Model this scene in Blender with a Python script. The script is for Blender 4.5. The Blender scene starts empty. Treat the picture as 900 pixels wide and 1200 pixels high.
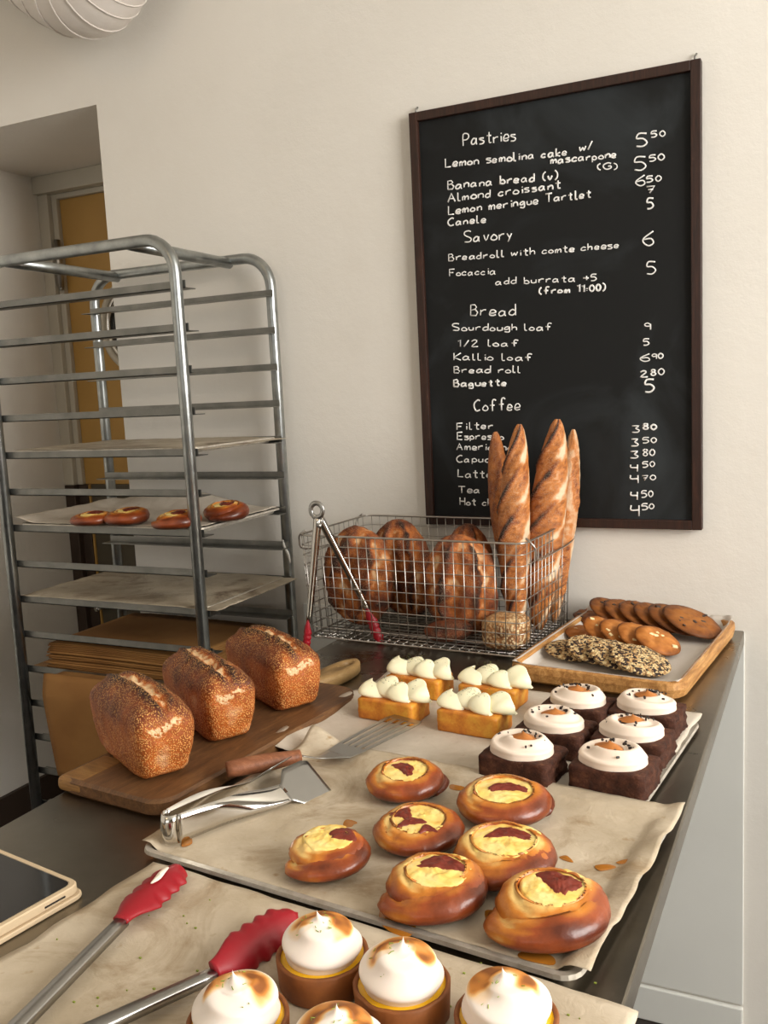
import bpy, bmesh, math, random
from mathutils import Vector, Matrix, noise
from math import sin, cos, pi, radians as R
C = bpy.context.scene.collection
S = bpy.context.scene
random.seed(7)

# ------------------------------------------------------------------ camera
F, YAW, PITCH, ROLL = 1078.53, -0.452944, 0.134971, 0.0491697
CP = Vector((0.144940, -1.915900, 1.415440))
fw = Vector((sin(YAW)*cos(PITCH), cos(YAW)*cos(PITCH), -sin(PITCH)))
r0 = Vector((cos(YAW), -sin(YAW), 0)); d0 = fw.cross(r0)
rt = r0*cos(ROLL)+d0*sin(ROLL); dn = -r0*sin(ROLL)+d0*cos(ROLL)
cam = bpy.data.cameras.new('camera'); co = bpy.data.objects.new('camera', cam); C.objects.link(co)
cam.sensor_fit = 'HORIZONTAL'; cam.sensor_width = 36; cam.lens = F*36/900; cam.clip_start = .02
m = Matrix((rt, -dn, -fw)).transposed().to_4x4(); m.translation = CP; co.matrix_world = m
S.camera = co
S.view_settings.view_transform = 'Standard'; S.view_settings.look = 'None'
S.view_settings.gamma = 1; S.view_settings.use_curve_mapping = False
S.view_settings.exposure = 0.0
def at(u, v, z=.9, y=None):
    """the point of the plane Z=z (or Y=y) that shows at pixel u, v of the 900x1200 photograph"""
    D = fw+rt*((u-450)/F)+dn*((v-600)/F)
    t = (z-CP.z)/D.z if y is None else (y-CP.y)/D.y
    return CP+D*t

# ------------------------------------------------------------------ world and lights
w = bpy.data.worlds.new('sky'); S.world = w; w.use_nodes = True
bg = w.node_tree.nodes['Background']; bg.inputs[0].default_value = (.9, .95, 1, 1); bg.inputs[1].default_value = 1.0
def area(name, loc, target, sx, sy, power, col):
    l = bpy.data.lights.new(name, 'AREA'); l.shape = 'RECTANGLE'; l.size = sx; l.size_y = sy; l.energy = power; l.color = col
    o = bpy.data.objects.new(name, l); C.objects.link(o); o.location = loc
    o.rotation_euler = (Vector(target)-Vector(loc)).to_track_quat('-Z', 'Z').to_euler(); return o
area('window_daylight', (2.25, -1.45, 1.85), (0.2, -1.45, 1.25), 1.8, 1.7, 145, (1.0, .97, .92))
area('window_daylight', (-.3, -4.0, 1.9), (-.3, 0, 1.2), 1.8, 1.4, 9, (1.0, .95, .87))
area('ceiling_lamp_light', (-1.0, -2.6, 2.75), (-1.3, 0, 1.4), .5, .5, 3, (1, .72, .45))

# ------------------------------------------------------------------ helpers
def lin(h):
    if isinstance(h, tuple): return h if len(h) == 4 else h+(1,)
    h = h.lstrip('#'); c = [int(h[i:i+2], 16)/255 for i in (0, 2, 4)]
    return tuple((x/12.92 if x <= .04045 else ((x+.055)/1.055)**2.4) for x in c)+(1,)
class Mat:
    def __init__(s, name, rough=.5, metal=0, spec=.5):
        s.m = bpy.data.materials.new(name); s.m.use_nodes = True; s.t = s.m.node_tree
        s.b = s.t.nodes['Principled BSDF']; s.b.inputs['Roughness'].default_value = rough
        s.b.inputs['Metallic'].default_value = metal; s.b.inputs['Specular IOR Level'].default_value = spec
        s.tc = None; s.h = None
    def n(s, k, **kw):
        x = s.t.nodes.new(k)
        for a, v in kw.items(): setattr(x, a, v)
        return x
    def l(s, a, b): s.t.links.new(a, b)
    def co(s):
        if not s.tc: s.tc = s.n('ShaderNodeTexCoord')
        return s.tc.outputs['Object']
    def vec(s, scale):
        mp = s.n('ShaderNodeMapping'); mp.inputs['Scale'].default_value = scale; s.l(s.co(), mp.inputs['Vector']); return mp.outputs[0]
    def noise(s, sc, det=4, ro=.55, dist=0, v=None):
        x = s.n('ShaderNodeTexNoise'); x.inputs['Scale'].default_value = sc; x.inputs['Detail'].default_value = det
        x.inputs['Roughness'].default_value = ro; x.inputs['Distortion'].default_value = dist
        s.l(v or s.co(), x.inputs['Vector']); return x.outputs['Fac']
    def voro(s, sc, out='Distance', v=None):
        x = s.n('ShaderNodeTexVoronoi'); x.inputs['Scale'].default_value = sc; s.l(v or s.co(), x.inputs['Vector']); return x.outputs[out]
    def attr(s, name):
        x = s.n('ShaderNodeAttribute', attribute_name=name); return x.outputs['Fac']
    def ramp(s, f, *st):
        x = s.n('ShaderNodeValToRGB'); e = x.color_ramp.elements
        for i, (p, c) in enumerate(st):
            if i < 2: e[i].position = p; e[i].color = lin(c)
            else: k = e.new(p); k.color = lin(c)
        s.l(f, x.inputs[0]); return x.outputs[0]
    def mix(s, f, a, b, mode='MIX'):
        x = s.n('ShaderNodeMix', data_type='RGBA', blend_type=mode)
        for v, i in ((f, 0), (a, 6), (b, 7)):
            if isinstance(v, (int, float)): x.inputs[i].default_value = v
            elif isinstance(v, (str, tuple)): x.inputs[i].default_value = lin(v)
            else: s.l(v, x.inputs[i])
        return x.outputs[2]
    def math(s, op, a, b=0):
        x = s.n('ShaderNodeMath', operation=op)
        for v, i in ((a, 0), (b, 1)):
            if isinstance(v, (int, float)): x.inputs[i].default_value = v
            else: s.l(v, x.inputs[i])
        return x.outputs[0]
    def sat(s, f, lo, hi):
        x = s.n('ShaderNodeMapRange'); s.l(f, x.inputs[0]); x.inputs[1].default_value = lo; x.inputs[2].default_value = hi
        return x.outputs[0]
    def col(s, c):
        if isinstance(c, (str, tuple)): s.b.inputs['Base Color'].default_value = lin(c)
        else: s.l(c, s.b.inputs['Base Color'])
        return s
    def bump(s, f, strength=.3, dist=.001):
        x = s.n('ShaderNodeBump'); x.inputs['Strength'].default_value = strength; x.inputs['Distance'].default_value = dist
        s.l(f, x.inputs['Height'])
        if s.h: s.l(s.h, x.inputs['Normal'])
        s.h = x.outputs[0]; s.l(s.h, s.b.inputs['Normal']); return s
    def rough(s, f, lo, hi):
        x = s.n('ShaderNodeMapRange'); s.l(f, x.inputs[0]); x.inputs[3].default_value = lo; x.inputs[4].default_value = hi
        s.l(x.outputs[0], s.b.inputs['Roughness']); return s
    def sss(s, wgt, rad, sc=.004):
        s.b.inputs['Subsurface Weight'].default_value = wgt; s.b.inputs['Subsurface Radius'].default_value = rad
        s.b.inputs['Subsurface Scale'].default_value = sc; return s

def mesh(name, V, Fc, mat, parent=None, smooth=True, tone=None, loc=None, mats=None, fmat=None):
    me = bpy.data.meshes.new(name); me.from_pydata([tuple(v) for v in V], [], Fc); me.update()
    for mm in (mats or [mat]): me.materials.append(mm.m)
    if smooth: me.polygons.foreach_set('use_smooth', [True]*len(me.polygons))
    if fmat: me.polygons.foreach_set('material_index', fmat)
    if tone:
        for k, vals in tone.items():
            a = me.attributes.new(k, 'FLOAT', 'POINT'); a.data.foreach_set('value', vals)
    o = bpy.data.objects.new(name, me); C.objects.link(o)
    if parent: o.parent = parent
    if loc is not None: o.location = loc
    return o
def tag(o, label, cat, group=None, kind=None):
    if label: o['label'] = label
    if cat: o['category'] = cat
    if group: o['group'] = group
    if kind: o['kind'] = kind
    return o
def empty(name, loc=(0, 0, 0), rz=0, label=None, cat=None, group=None):
    o = bpy.data.objects.new(name, None); C.objects.link(o); o.location = loc; o.rotation_euler = (0, 0, rz); o.empty_display_size = .05
    return tag(o, label, cat, group)
def struct(o): o['kind'] = 'structure'; return o
def copy_tree(o, parent=None):
    c = o.copy(); C.objects.link(c)
    if parent: c.parent = parent
    for ch in list(o.children): copy_tree(ch, c)
    return c
class MB:
    def __init__(s): s.V = []; s.F = []
    def add(s, V, Fc):
        n = len(s.V); s.V += [Vector(v) for v in V]; s.F += [tuple(i+n for i in f) for f in Fc]; return s
    def box(s, a, b, M=None):
        x0, y0, z0 = a; x1, y1, z1 = b
        V = [Vector(p) for p in ((x0, y0, z0), (x1, y0, z0), (x1, y1, z0), (x0, y1, z0), (x0, y0, z1), (x1, y0, z1), (x1, y1, z1), (x0, y1, z1))]
        if M: V = [M @ v for v in V]
        return s.add(V, [(0, 3, 2, 1), (4, 5, 6, 7), (0, 1, 5, 4), (1, 2, 6, 5), (2, 3, 7, 6), (3, 0, 4, 7)])
    def tube(s, P, r, n=8, closed=False, caps=True, sq=None):
        P = [Vector(p) for p in P]; N = len(P); V = []; Fc = []
        up = None
        for i, p in enumerate(P):
            a = P[(i-1) % N] if closed or i else p; b = P[(i+1) % N] if closed or i < N-1 else p
            t = (b-a).normalized()
            if up is None: up = Vector((0, 0, 1)) if abs(t.z) < .9 else Vector((0, 1, 0))
            x = t.cross(up)
            if x.length < 1e-5: x = t.orthogonal()
            x.normalize(); up = x.cross(t).normalized()
            rr = r[i] if isinstance(r, (list, tuple)) else r
            for k in range(n):
                an = 2*pi*k/n; V.append(p+(x*cos(an)*(sq or 1)+up*sin(an))*rr)
        for i in range(N if closed else N-1):
            for k in range(n):
                a = i*n+k; b = i*n+(k+1) % n; c = ((i+1) % N)*n+(k+1) % n; d = ((i+1) % N)*n+k
                Fc.append((a, d, c, b))
        if caps and not closed: Fc.append(tuple(range(n))); Fc.append(tuple(reversed(range((N-1)*n, N*n))))
        return s.add(V, Fc)
    def build(s, name, mat, parent=None, smooth=False, **k): return mesh(name, s.V, s.F, mat, parent, smooth, **k)
def bevel(o, w=.003, seg=2):
    md = o.modifiers.new('bevel', 'BEVEL'); md.width = w; md.segments = seg; md.limit_method = 'ANGLE'; return o
def smooth_path(P, n=6, closed=False):
    P = [Vector(p) for p in P]; out = []; N = len(P)
    for i in range(N if closed else N-1):
        p0 = P[(i-1) % N] if closed or i else P[0]; p1 = P[i]; p2 = P[(i+1) % N]; p3 = P[(i+2) % N] if closed or i+2 < N else P[-1]
        for k in range(n):
            t = k/n
            out.append(.5*((2*p1)+(p2-p0)*t+(2*p0-5*p1+4*p2-p3)*t*t+(3*p1-p0-3*p2+p3)*t**3))
    if not closed: out.append(P[-1])
    return out
def grid(nu, nv, fn, closed_u=False, tones=()):
    V = []; T = {k: [] for k in tones}
    for j in range(nv):
        for i in range(nu):
            r = fn(i/(nu if closed_u else nu-1), j/(nv-1))
            if tones:
                V.append(r[0])
                for q, k in enumerate(tones): T[k].append(r[1+q])
            else: V.append(r)
    Fc = []
    for j in range(nv-1):
        for i in range(nu if closed_u else nu-1):
            a = j*nu+i; b = j*nu+(i+1) % nu; Fc.append((a, b, b+nu, a+nu))
    return V, Fc, T
def fb(x, y, z=0, s=1.0): return noise.fractal(Vector((x*s, y*s, z*s)), 1.0, 2.0, 3)
def ns(x, y, z=0): return noise.noise(Vector((x, y, z)))
def ss(a, b, x):
    t = max(0, min(1, (x-a)/(b-a))); return t*t*(3-2*t)

# ------------------------------------------------------------------ materials
def simple(name, c, rough=.5, metal=0, **k): return Mat(name, rough, metal, **k).col(c)
plaster = Mat('painted_plaster', .75, spec=.25)
f = plaster.noise(1.6, 5, .6); plaster.col(plaster.mix(plaster.ramp(plaster.noise(9, 6, .7), (.35, (0, 0, 0)), (.75, (1, 1, 1))), plaster.ramp(f, (.3, '#d9d3c9'), (.7, '#e4dfd6')), '#dfdad1'))
plaster.bump(plaster.noise(30, 6, .6), .2, .005).bump(plaster.noise(220, 3), .12, .002)
panelp = Mat('pale_grey_gloss_paint', .45); panelp.col(panelp.ramp(panelp.noise(3), (.3, '#d3d2cb'), (.7, '#dad9d2'))).bump(panelp.noise(25), .1, .003)
white_trim = simple('white_trim_paint', '#bdb6a6', .5)
dark_trim = simple('dark_brown_trim', '#3a2c22', .6)
ochre = Mat('ochre_door_paint', .5); ochre.col(ochre.ramp(ochre.noise(4), (.3, '#ad8543'), (.7, '#b88f4b')))
olive = simple('dark_olive_door_paint', '#4d4638', .6)
floor_m = Mat('dark_floor', .45); floor_m.col(floor_m.ramp(floor_m.noise(6), (.3, '#211b17'), (.7, '#2e2620')))
ceil_m = simple('ceiling_white', '#d8d4cb', .9)
far_wall = simple('low_bounce_unseen_wall', '#8e877b', .9)  # unseen right and front walls, coloured darker to cut bounce light and add contrast
glass = Mat('window_glass', .02); glass.b.inputs['Transmission Weight'].default_value = 1; glass.b.inputs['IOR'].default_value = 1.45
steel = Mat('worktop_steel', .25, 1); v = steel.vec((3, 40, 3))
steel.col(steel.ramp(steel.noise(5, 6, .65), (.3, '#767066'), (.7, '#8d877b'))).rough(steel.noise(7, 6, .7, .6), .18, .42).bump(steel.noise(60, 3, v=v), .04, .001)
zinc = Mat('galvanised_tube', .3, 1); zinc.col(zinc.ramp(zinc.noise(25, 5), (.3, '#8f9291'), (.7, '#b4b7b5'))).rough(zinc.noise(30), .22, .42)
runner_m = Mat('dull_angle_steel', .42, 1); runner_m.col(runner_m.ramp(runner_m.noise(20), (.3, '#777773'), (.7, '#8e8d88')))
chrome = Mat('polished_steel', .1, 1).col('#cfcbc4')
satin = Mat('satin_steel', .28, 1); satin.col('#a8a6a2'); satin.bump(satin.noise(90, 2, v=satin.vec((1, 20, 20))), .05, .001)
wire_m = Mat('basket_wire', .3, 1).col('#b9b3ac')
tray_m = Mat('baking_tray_aluminium', .5, .55); tray_m.col(tray_m.ramp(tray_m.noise(35, 6, .7), (.35, '#a89f90'), (.6, '#c6bfb3'), (.8, '#8d7c62')))
def paper(name, a, b, st, amt):
    p = Mat(name, .55, spec=.35); s1 = p.sat(p.noise(7.5, 6, .7, 1.2), .5, .72); s2 = p.sat(p.noise(38, 3, .6), .66, .76)
    base = p.ramp(p.noise(9, 6, .65), (.3, a), (.7, b))
    c = p.mix(p.math('MULTIPLY', s1, amt), base, st); c = p.mix(p.math('MULTIPLY', s2, amt), c, '#9a7b52'); p.col(c)
    p.bump(p.noise(60, 4, .6, 1.5), .35, .0025); p.sss(0, (1, 1, 1)); return p
parch = paper('used_parchment', '#ad9c82', '#cdbfa9', '#8a6f4b', .85)
parch_w = paper('clean_parchment', '#b8ac9b', '#cdc2b3', '#a5937a', .5)
parch_d = paper('greasy_parchment', '#8f826e', '#b7ab97', '#4f3a24', 1.0)
parch_g = paper('grey_parchment', '#c4bbb0', '#cfc7bd', '#b9aea2', .2)
kraft = Mat('brown_kraft_paper', .8, spec=.2); kraft.col(kraft.ramp(kraft.noise(6), (.3, '#80582f'), (.7, '#926a3c'))).bump(kraft.noise(30), .15, .002)
def wood(name, a, b, c, sc=(8, 1.2, 8), r=.5, axis=None):
    x = Mat(name, r, spec=.4); v = x.vec(sc); g = x.noise(9, 6, .65, 1.2, v=v); g2 = x.noise(60, 3, .6, .4, v=v)
    x.col(x.mix(x.math('MULTIPLY', x.sat(g2, .45, .7), .5), x.ramp(g, (.3, a), (.55, b), (.75, c)), a)); x.bump(g2, .25, .0008); return x
oak_dark = wood('dark_oak_board', '#4a311c', '#6d4a2b', '#84603a', (10, 1.3, 10))
oak_end = wood('board_end_strip', '#7a552c', '#936a38', '#a57d46', (1.5, 10, 10))
oak_handle = wood('pale_board_handle', '#82653e', '#9c7d50', '#aa8d60', (8, 1.5, 8))
acacia = wood('acacia_tray', '#8a5a2c', '#c08d52', '#dcb176', (9, 1.0, 9))
frame_w = wood('dark_walnut_frame', '#1f120c', '#351e15', '#472a1d', (14, 14, 1.0), .45)
grip_w = wood('brown_wooden_grip', '#6b3e24', '#8a563a', '#9c6846', (2, 14, 14))
board_m = Mat('blackboard', .7, spec=.3); q = board_m.sat(board_m.noise(3.2, 5, .6, 1.0), .5, .85)
board_m.col(board_m.mix(board_m.math('MULTIPLY', q, .8), '#111212', '#3a4043'))
chalk = simple('white_chalk', '#eceae6', .9)
red = Mat('red_silicone', .45).col('#920a1a'); red.sss(.1, (1, .2, .2), .004)
cream_smear = simple('meringue_smear', '#f2e4d2', .4)
case_m = simple('beige_tablet_case', '#c9b291', .55)
screen_m = Mat('tablet_screen', .08).col('#1c1a19')
duct_m = Mat('white_duct', .45); duct_m.col(duct_m.ramp(duct_m.noise(6), (.3, '#cfc6bd'), (.7, '#d9d1c9')))

def crust(name, pale, gold, brown, dark, seeds=None, rough=.55, bumpd=.0025, coat=0):
    x = Mat(name, rough, spec=.4); t = x.attr('tone')
    n1 = x.noise(28, 5, .65); tt = x.math('ADD', t, x.math('MULTIPLY', x.math('SUBTRACT', n1, .5), .55))
    c = x.ramp(tt, (0.02, pale), (.28, gold), (.6, brown), (.92, dark))
    x.bump(x.noise(70, 4, .6), .5, bumpd).bump(x.noise(260, 3, .6), .35, .0012)
    if seeds:
        sc, scol, lo, hi, amt = seeds
        vd = x.voro(sc); vm = x.math('MULTIPLY', x.sat(vd, hi, lo), x.math('MULTIPLY', x.sat(x.noise(20, 3), .3, .55), amt))
        c = x.mix(vm, c, scol); x.bump(x.sat(vd, hi+.1, lo), .7, .0014)
    x.col(c)
    if coat: x.b.inputs['Coat Weight'].default_value = coat; x.b.inputs['Coat Roughness'].default_value = .2
    return x
pan_m = crust('semolina_crust', '#dfbf94', '#b05c1e', '#72330f', '#34160a', (430, '#f0b468', .28, .46, .72))
sour_m = crust('sourdough_crust', '#e6c092', '#b5682a', '#783814', '#30130a', (520, '#dcbb92', .2, .42, .42), .68, .004)
bag_m = crust('baguette_crust', '#e6cdaa', '#c97d39', '#8a461c', '#2f140a', (600, '#e8d6bd', .22, .42, .4))
rye_m = crust('seeded_rye_crust', '#cfa877', '#a9794a', '#7d5030', '#4a2c1a', (170, '#e2c79b', .38, .55, .95))
dough_m = crust('glazed_dough', '#e6bf74', '#c67b2a', '#91431a', '#56230f', None, .36, .0009, .25)
custard_m = Mat('baked_custard', .45); custard_m.col(custard_m.ramp(custard_m.noise(34, 4, .6, .5), (.34, '#f3dc92'), (.55, '#edc768'), (.70, '#c98a3a'))).bump(custard_m.noise(120, 4), .5, .002)
custard_m.sss(.15, (1, .6, .3), .004)
jam_m = Mat('rhubarb_jam', .3); jam_m.col(jam_m.ramp(jam_m.noise(60), (.3, '#5f1f15'), (.7, '#843524'))).bump(jam_m.noise(180, 3), .4, .0015)
glaze_m = Mat('syrup_leak', .15).col('#a86a24')
shell_m = Mat('tart_shell', .6); shell_m.col(shell_m.ramp(shell_m.noise(50, 5), (.3, '#74401a'), (.7, '#925523'))).bump(shell_m.noise(200), .25, .001)
curd_m = Mat('lemon_curd', .2).col('#eeb81e'); curd_m.sss(.2, (1, .7, .1), .004)
mer_m = Mat('torched_meringue', .5); tt = mer_m.attr('tone'); mer_m.col(mer_m.ramp(tt, (.05, '#efe2d6'), (.35, '#edc184'), (.66, '#cb8236'), (1.0, '#8d5120')))
mer_m.sss(.2, (1, .8, .6), .005)
zest_m = simple('lime_zest', '#8b9a3a', .6)
herb_m = simple('dried_herb', '#59602d', .7)
choc_m = Mat('chocolate_crumb', .75, spec=.25); choc_m.col(choc_m.ramp(choc_m.noise(90, 5, .7), (.3, '#2a1610'), (.55, '#4b2a1c'), (.75, '#6e4731'))).bump(choc_m.noise(140, 5, .7), .8, .003)
cream_m = Mat('whipped_cream', .45).col('#ecdac8'); cream_m.sss(.25, (1, .85, .7), .005); cream_m.bump(cream_m.noise(60, 2), .1, .001)
masc_m = Mat('mascarpone_cream', .42).col('#f3ecc9'); masc_m.sss(.25, (1, .9, .6), .005)
caramel_m = Mat('peanut_caramel', .35); caramel_m.col(caramel_m.ramp(caramel_m.noise(50), (.3, '#a8642c'), (.7, '#bf7b3d')))
nib_m = simple('cacao_nib', '#1e110c', .5)
lem_m = Mat('lemon_semolina_crumb', .5); lem_m.col(lem_m.ramp(lem_m.noise(38, 5, .65), (.3, '#a9591a'), (.5, '#cc7f25'), (.72, '#e0a93c'))).bump(lem_m.noise(140, 4), .4, .002)
def cookie_mat(name, a, b, c):
    x = Mat(name, .6, spec=.35); t = x.attr('tone'); n1 = x.noise(45, 5, .6)
    x.col(x.ramp(x.math('ADD', t, x.math('MULTIPLY', x.math('SUBTRACT', n1, .5), .8)), (.1, a), (.5, b), (.9, c))); x.bump(x.noise(110, 4), .5, .002); return x
cook_d = cookie_mat('brown_cookie', '#a0642a', '#7d4719', '#42220f')
cook_g = cookie_mat('golden_cookie', '#bf7c3c', '#a05f25', '#703d16')
cook_s = Mat('seed_crusted_cookie', .7); vd = cook_s.voro(240, 'Color'); sp = cook_s.n('ShaderNodeSeparateColor'); cook_s.l(vd, sp.inputs[0])
cook_s.col(cook_s.ramp(sp.outputs[0], (.0, '#1c1411'), (.3, '#3a241a'), (.42, '#b48b57'), (.8, '#d9be8c'))); cook_s.bump(cook_s.math('SUBTRACT', 1, cook_s.voro(240)), .9, .003)
choco_m = simple('chocolate_chunk', '#2b140c', .4)
white_choc = simple('white_chocolate_chunk', '#e6cf9d', .4)

# ------------------------------------------------------------------ the room
XD, ZS, XL, YB, ZC = -1.5425, 2.161, -2.255, .49, 3.0
XR, YF = 2.3, -4.1
def slab(name, boxes, mat): 
    b = MB()
    for a, c in boxes: b.box(a, c)
    return struct(b.build(name, mat))
slab('floor', [((XL-.2, YF-.2, -.1), (XR+.2, YB+.3, 0))], floor_m)
slab('ceiling', [((XL-.2, YF-.2, ZC), (XR+.2, YB+.3, ZC+.1))], ceil_m)
slab('wall_back', [((XD, 0, 0), (XR+.2, YB+.2, ZC)), ((XL, 0, ZS), (XD, YB+.2, ZC))], plaster)
slab('wall_left', [((XL-.2, YF-.2, 0), (XL, YB+.2, ZC))], plaster)
slab('wall_right', [((XR, YF-.2, 0), (XR+.2, 0, .95)), ((XR, YF-.2, 2.75), (XR+.2, 0, ZC)), ((XR, YF-.2, .95), (XR+.2, -2.4, 2.75)), ((XR, -.5, .95), (XR+.2, 0, 2.75))], far_wall)
slab('wall_front', [((XL, YF-.2, 0), (XR, YF, 1.1)), ((XL, YF-.2, 2.65), (XR, YF, ZC)), ((XL, YF-.2, 1.1), (-1.3, YF, 2.65)), ((.7, YF-.2, 1.1), (XR, YF, 2.65))], far_wall)
def window(name, a, b, along):
    e = struct(empty(name, (0, 0, 0)))
    if along == 'y': x, y0, y1, z0, z1 = a[0], a[1], b[1], a[2], b[2]; P = lambda s, z, d: (x+d, s, z); s0, s1 = y0, y1
    else: y, x0, x1, z0, z1 = a[1], a[0], b[0], a[2], b[2]; P = lambda s, z, d: (s, y+d, z); s0, s1 = x0, x1
    fr = MB()
    def bar(sa, za, sb, zb, t=.035):
        p = P(sa, za, -.03); q = P(sb, zb, .03); fr.box(tuple(map(min, p, q)), tuple(map(max, p, q)))
    bar(s0, z0, s1, z0+.05); bar(s0, z1-.05, s1, z1); bar(s0, z0+.05, s0+.05, z1-.05); bar(s1-.05, z0+.05, s1, z1-.05)
    mid = (s0+s1)/2; bar(mid-.025, z0+.05, mid+.025, z1-.05)
    fr.build('window_frame', white_trim, e)
    for sa, sb in ((s0+.05, mid-.025), (mid+.025, s1-.05)):
        p = P(sa, z0+.05, -.003); q = P(sb, z1-.05, .003); MB().box(tuple(map(min, p, q)), tuple(map(max, p, q))).build('pane', glass, e)
window('window_1', (XR+.13, -2.4, .95), (XR+.13, -.5, 2.75), 'y')
window('window_2', (-1.3, YF-.13, 1.1), (.7, YF-.13, 2.65), 'x')
# baseboard and smooth painted panel by the worktop, dark strip along the left wall
slab('dark_strip_left', [((XL, YF, 0), (XL+.015, YB, .16))], dark_trim)
bevel(slab('trim_1', [((-1.02, -.006, .085), (0.0005, 0, .895))], panelp), .002)
bevel(slab('baseboard_back', [((-1.02, -.012, 0), (.0005, 0, .08))], panelp), .003)
# back door in the recess
door = struct(empty('door_1', (XL, YB, 0)))
def dbox(n, a, b, mt, p=door): o = MB().box(a, b).build(n, mt, p); bevel(o, .003); return o
dbox('door_header', (0, -.03, 2.105), (.72, .01, 2.161), white_trim)
dbox('door_frame', (0, -.012, 1.13), (.045, .02, 2.105), white_trim)
dbox('door_frame', (.045, .005, 1.13), (.068, .03, 2.105), white_trim)
dbox('door_frame', (.068, .005, 2.088), (.72, .03, 2.105), white_trim)
dbox('door_frame', (0, -.012, 0), (.045, .02, 1.13), dark_trim)['label'] = 'dark brown lower door frame'
dbox('door_leaf', (.068, .02, 1.13), (.72, .05, 2.088), ochre)
dbox('door_leaf', (.085, .02, 0), (.72, .05, 1.13), olive)['label'] = 'dark olive lower half of the door'
dbox('door_edge_strip', (.085, .012, 0), (.092, .05, 1.13), ochre)
dbox('door_jamb_lower', (.045, .008, 0), (.085, .03, 1.13), dark_trim)
dbox('door_backing', (0, .05, 0), (.73, .06, 2.161), dark_trim)
hb = MB(); hb.tube([(.066, -.006, 1.80), (.066, -.006, 1.955)], .011, 12); hb.tube([(.066, -.006, 1.79), (.066, -.006, 1.80)], .007, 12)
hb.build('hinge', satin, door, True)
hb = MB(); hb.tube([(.115, .02, .70), (.115, -.035, .70)], .01, 10); hb.build('door_handle', chrome, door, True)
# round window in the door
pc = Vector((.372, .012, 1.655)); prr = .15
for r_, t_, mt in ((prr, .012, white_trim), (prr-.022, .01, chrome)):
    b = MB(); b.tube([pc+Vector((cos(a)*r_, -.004, sin(a)*r_)) for a in [2*pi*i/48 for i in range(48)]], t_, 8, closed=True); b.build('porthole_ring', mt, door, True)
b = MB(); V = [pc+Vector((cos(a)*(prr-.03), 0, sin(a)*(prr-.03))) for a in [2*pi*i/40 for i in range(40)]]
mesh('porthole_pane', V, [tuple(reversed(range(40)))], screen_m, door, False)

# spiral ventilation duct, top left
duct_pts = [Vector((-2.1, -.16, 2.83)), Vector((-1.8, -.16, 2.62)), Vector((-1.60, -.16, 2.475)), Vector((-1.43, -.16, 2.36)), Vector((-1.34, -.16, 2.385)), Vector((-1.285, -.16, 2.49)), Vector((-1.27, -.16, 2.68)), Vector((-1.27, -.16, 2.985))]
pth = smooth_path(duct_pts, 12)
dz = MB(); rr = []; 
dz.tube(pth, .105, 32); dct = dz.build('ventilation_duct', duct_m, None, True)
tag(dct, 'white spiral-wound ventilation duct bending up at the top left corner', 'duct')
# raised seams
for i in range(6, len(pth)-2, 3):
    t = (pth[i+1]-pth[i-1]).normalized(); x = t.orthogonal().normalized(); y = t.cross(x)
    sk = t*.03
    b = MB(); b.tube([pth[i]+x*cos(a)*.105+y*sin(a)*.105+sk*cos(a) for a in [2*pi*k/32 for k in range(32)]], .0019, 5, closed=True)
    b.build('duct_seam', duct_m, dct, True)

# ------------------------------------------------------------------ chalkboard
BX0, BX1, BZ0, BZ1 = -.6727, -.0781, 1.1029, 1.991
cb = empty('chalkboard', (BX0, 0, BZ0), 0, 'large black chalkboard menu in a dark walnut frame hanging on the wall', 'chalkboard')
def cbox(n, a, b, mt):
    o = MB().box(tuple(Vector(a)-Vector((BX0, 0, BZ0))), tuple(Vector(b)-Vector((BX0, 0, BZ0)))).build(n, mt, cb); return o
FWd = .019
cbox('slate_panel', (BX0+.01, -.012, BZ0+.01), (BX1-.01, -.004, BZ1-.01), board_m)
for a, b in (((BX0, BZ0), (BX0+FWd, BZ1)), ((BX1-FWd, BZ0), (BX1, BZ1)), ((BX0+FWd, BZ0), (BX1-FWd, BZ0+FWd)), ((BX0+FWd, BZ1-FWd), (BX1-FWd, BZ1))):
    bevel(cbox('frame_rail', (a[0], -.022, a[1]), (b[0], -.001, b[1]), frame_w), .0015)
for x in (BX0+.012, BX1-.012):
    b = MB(); o = Vector((x-BX0, -.006, BZ1-BZ0)); b.tube([o+Vector((0, -.003, 0)), o+Vector((0, -.002, .009)), o+Vector((0.002, .003, .014))], .0022, 8); b.build('hanging_hook', runner_m, cb, True)
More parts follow.
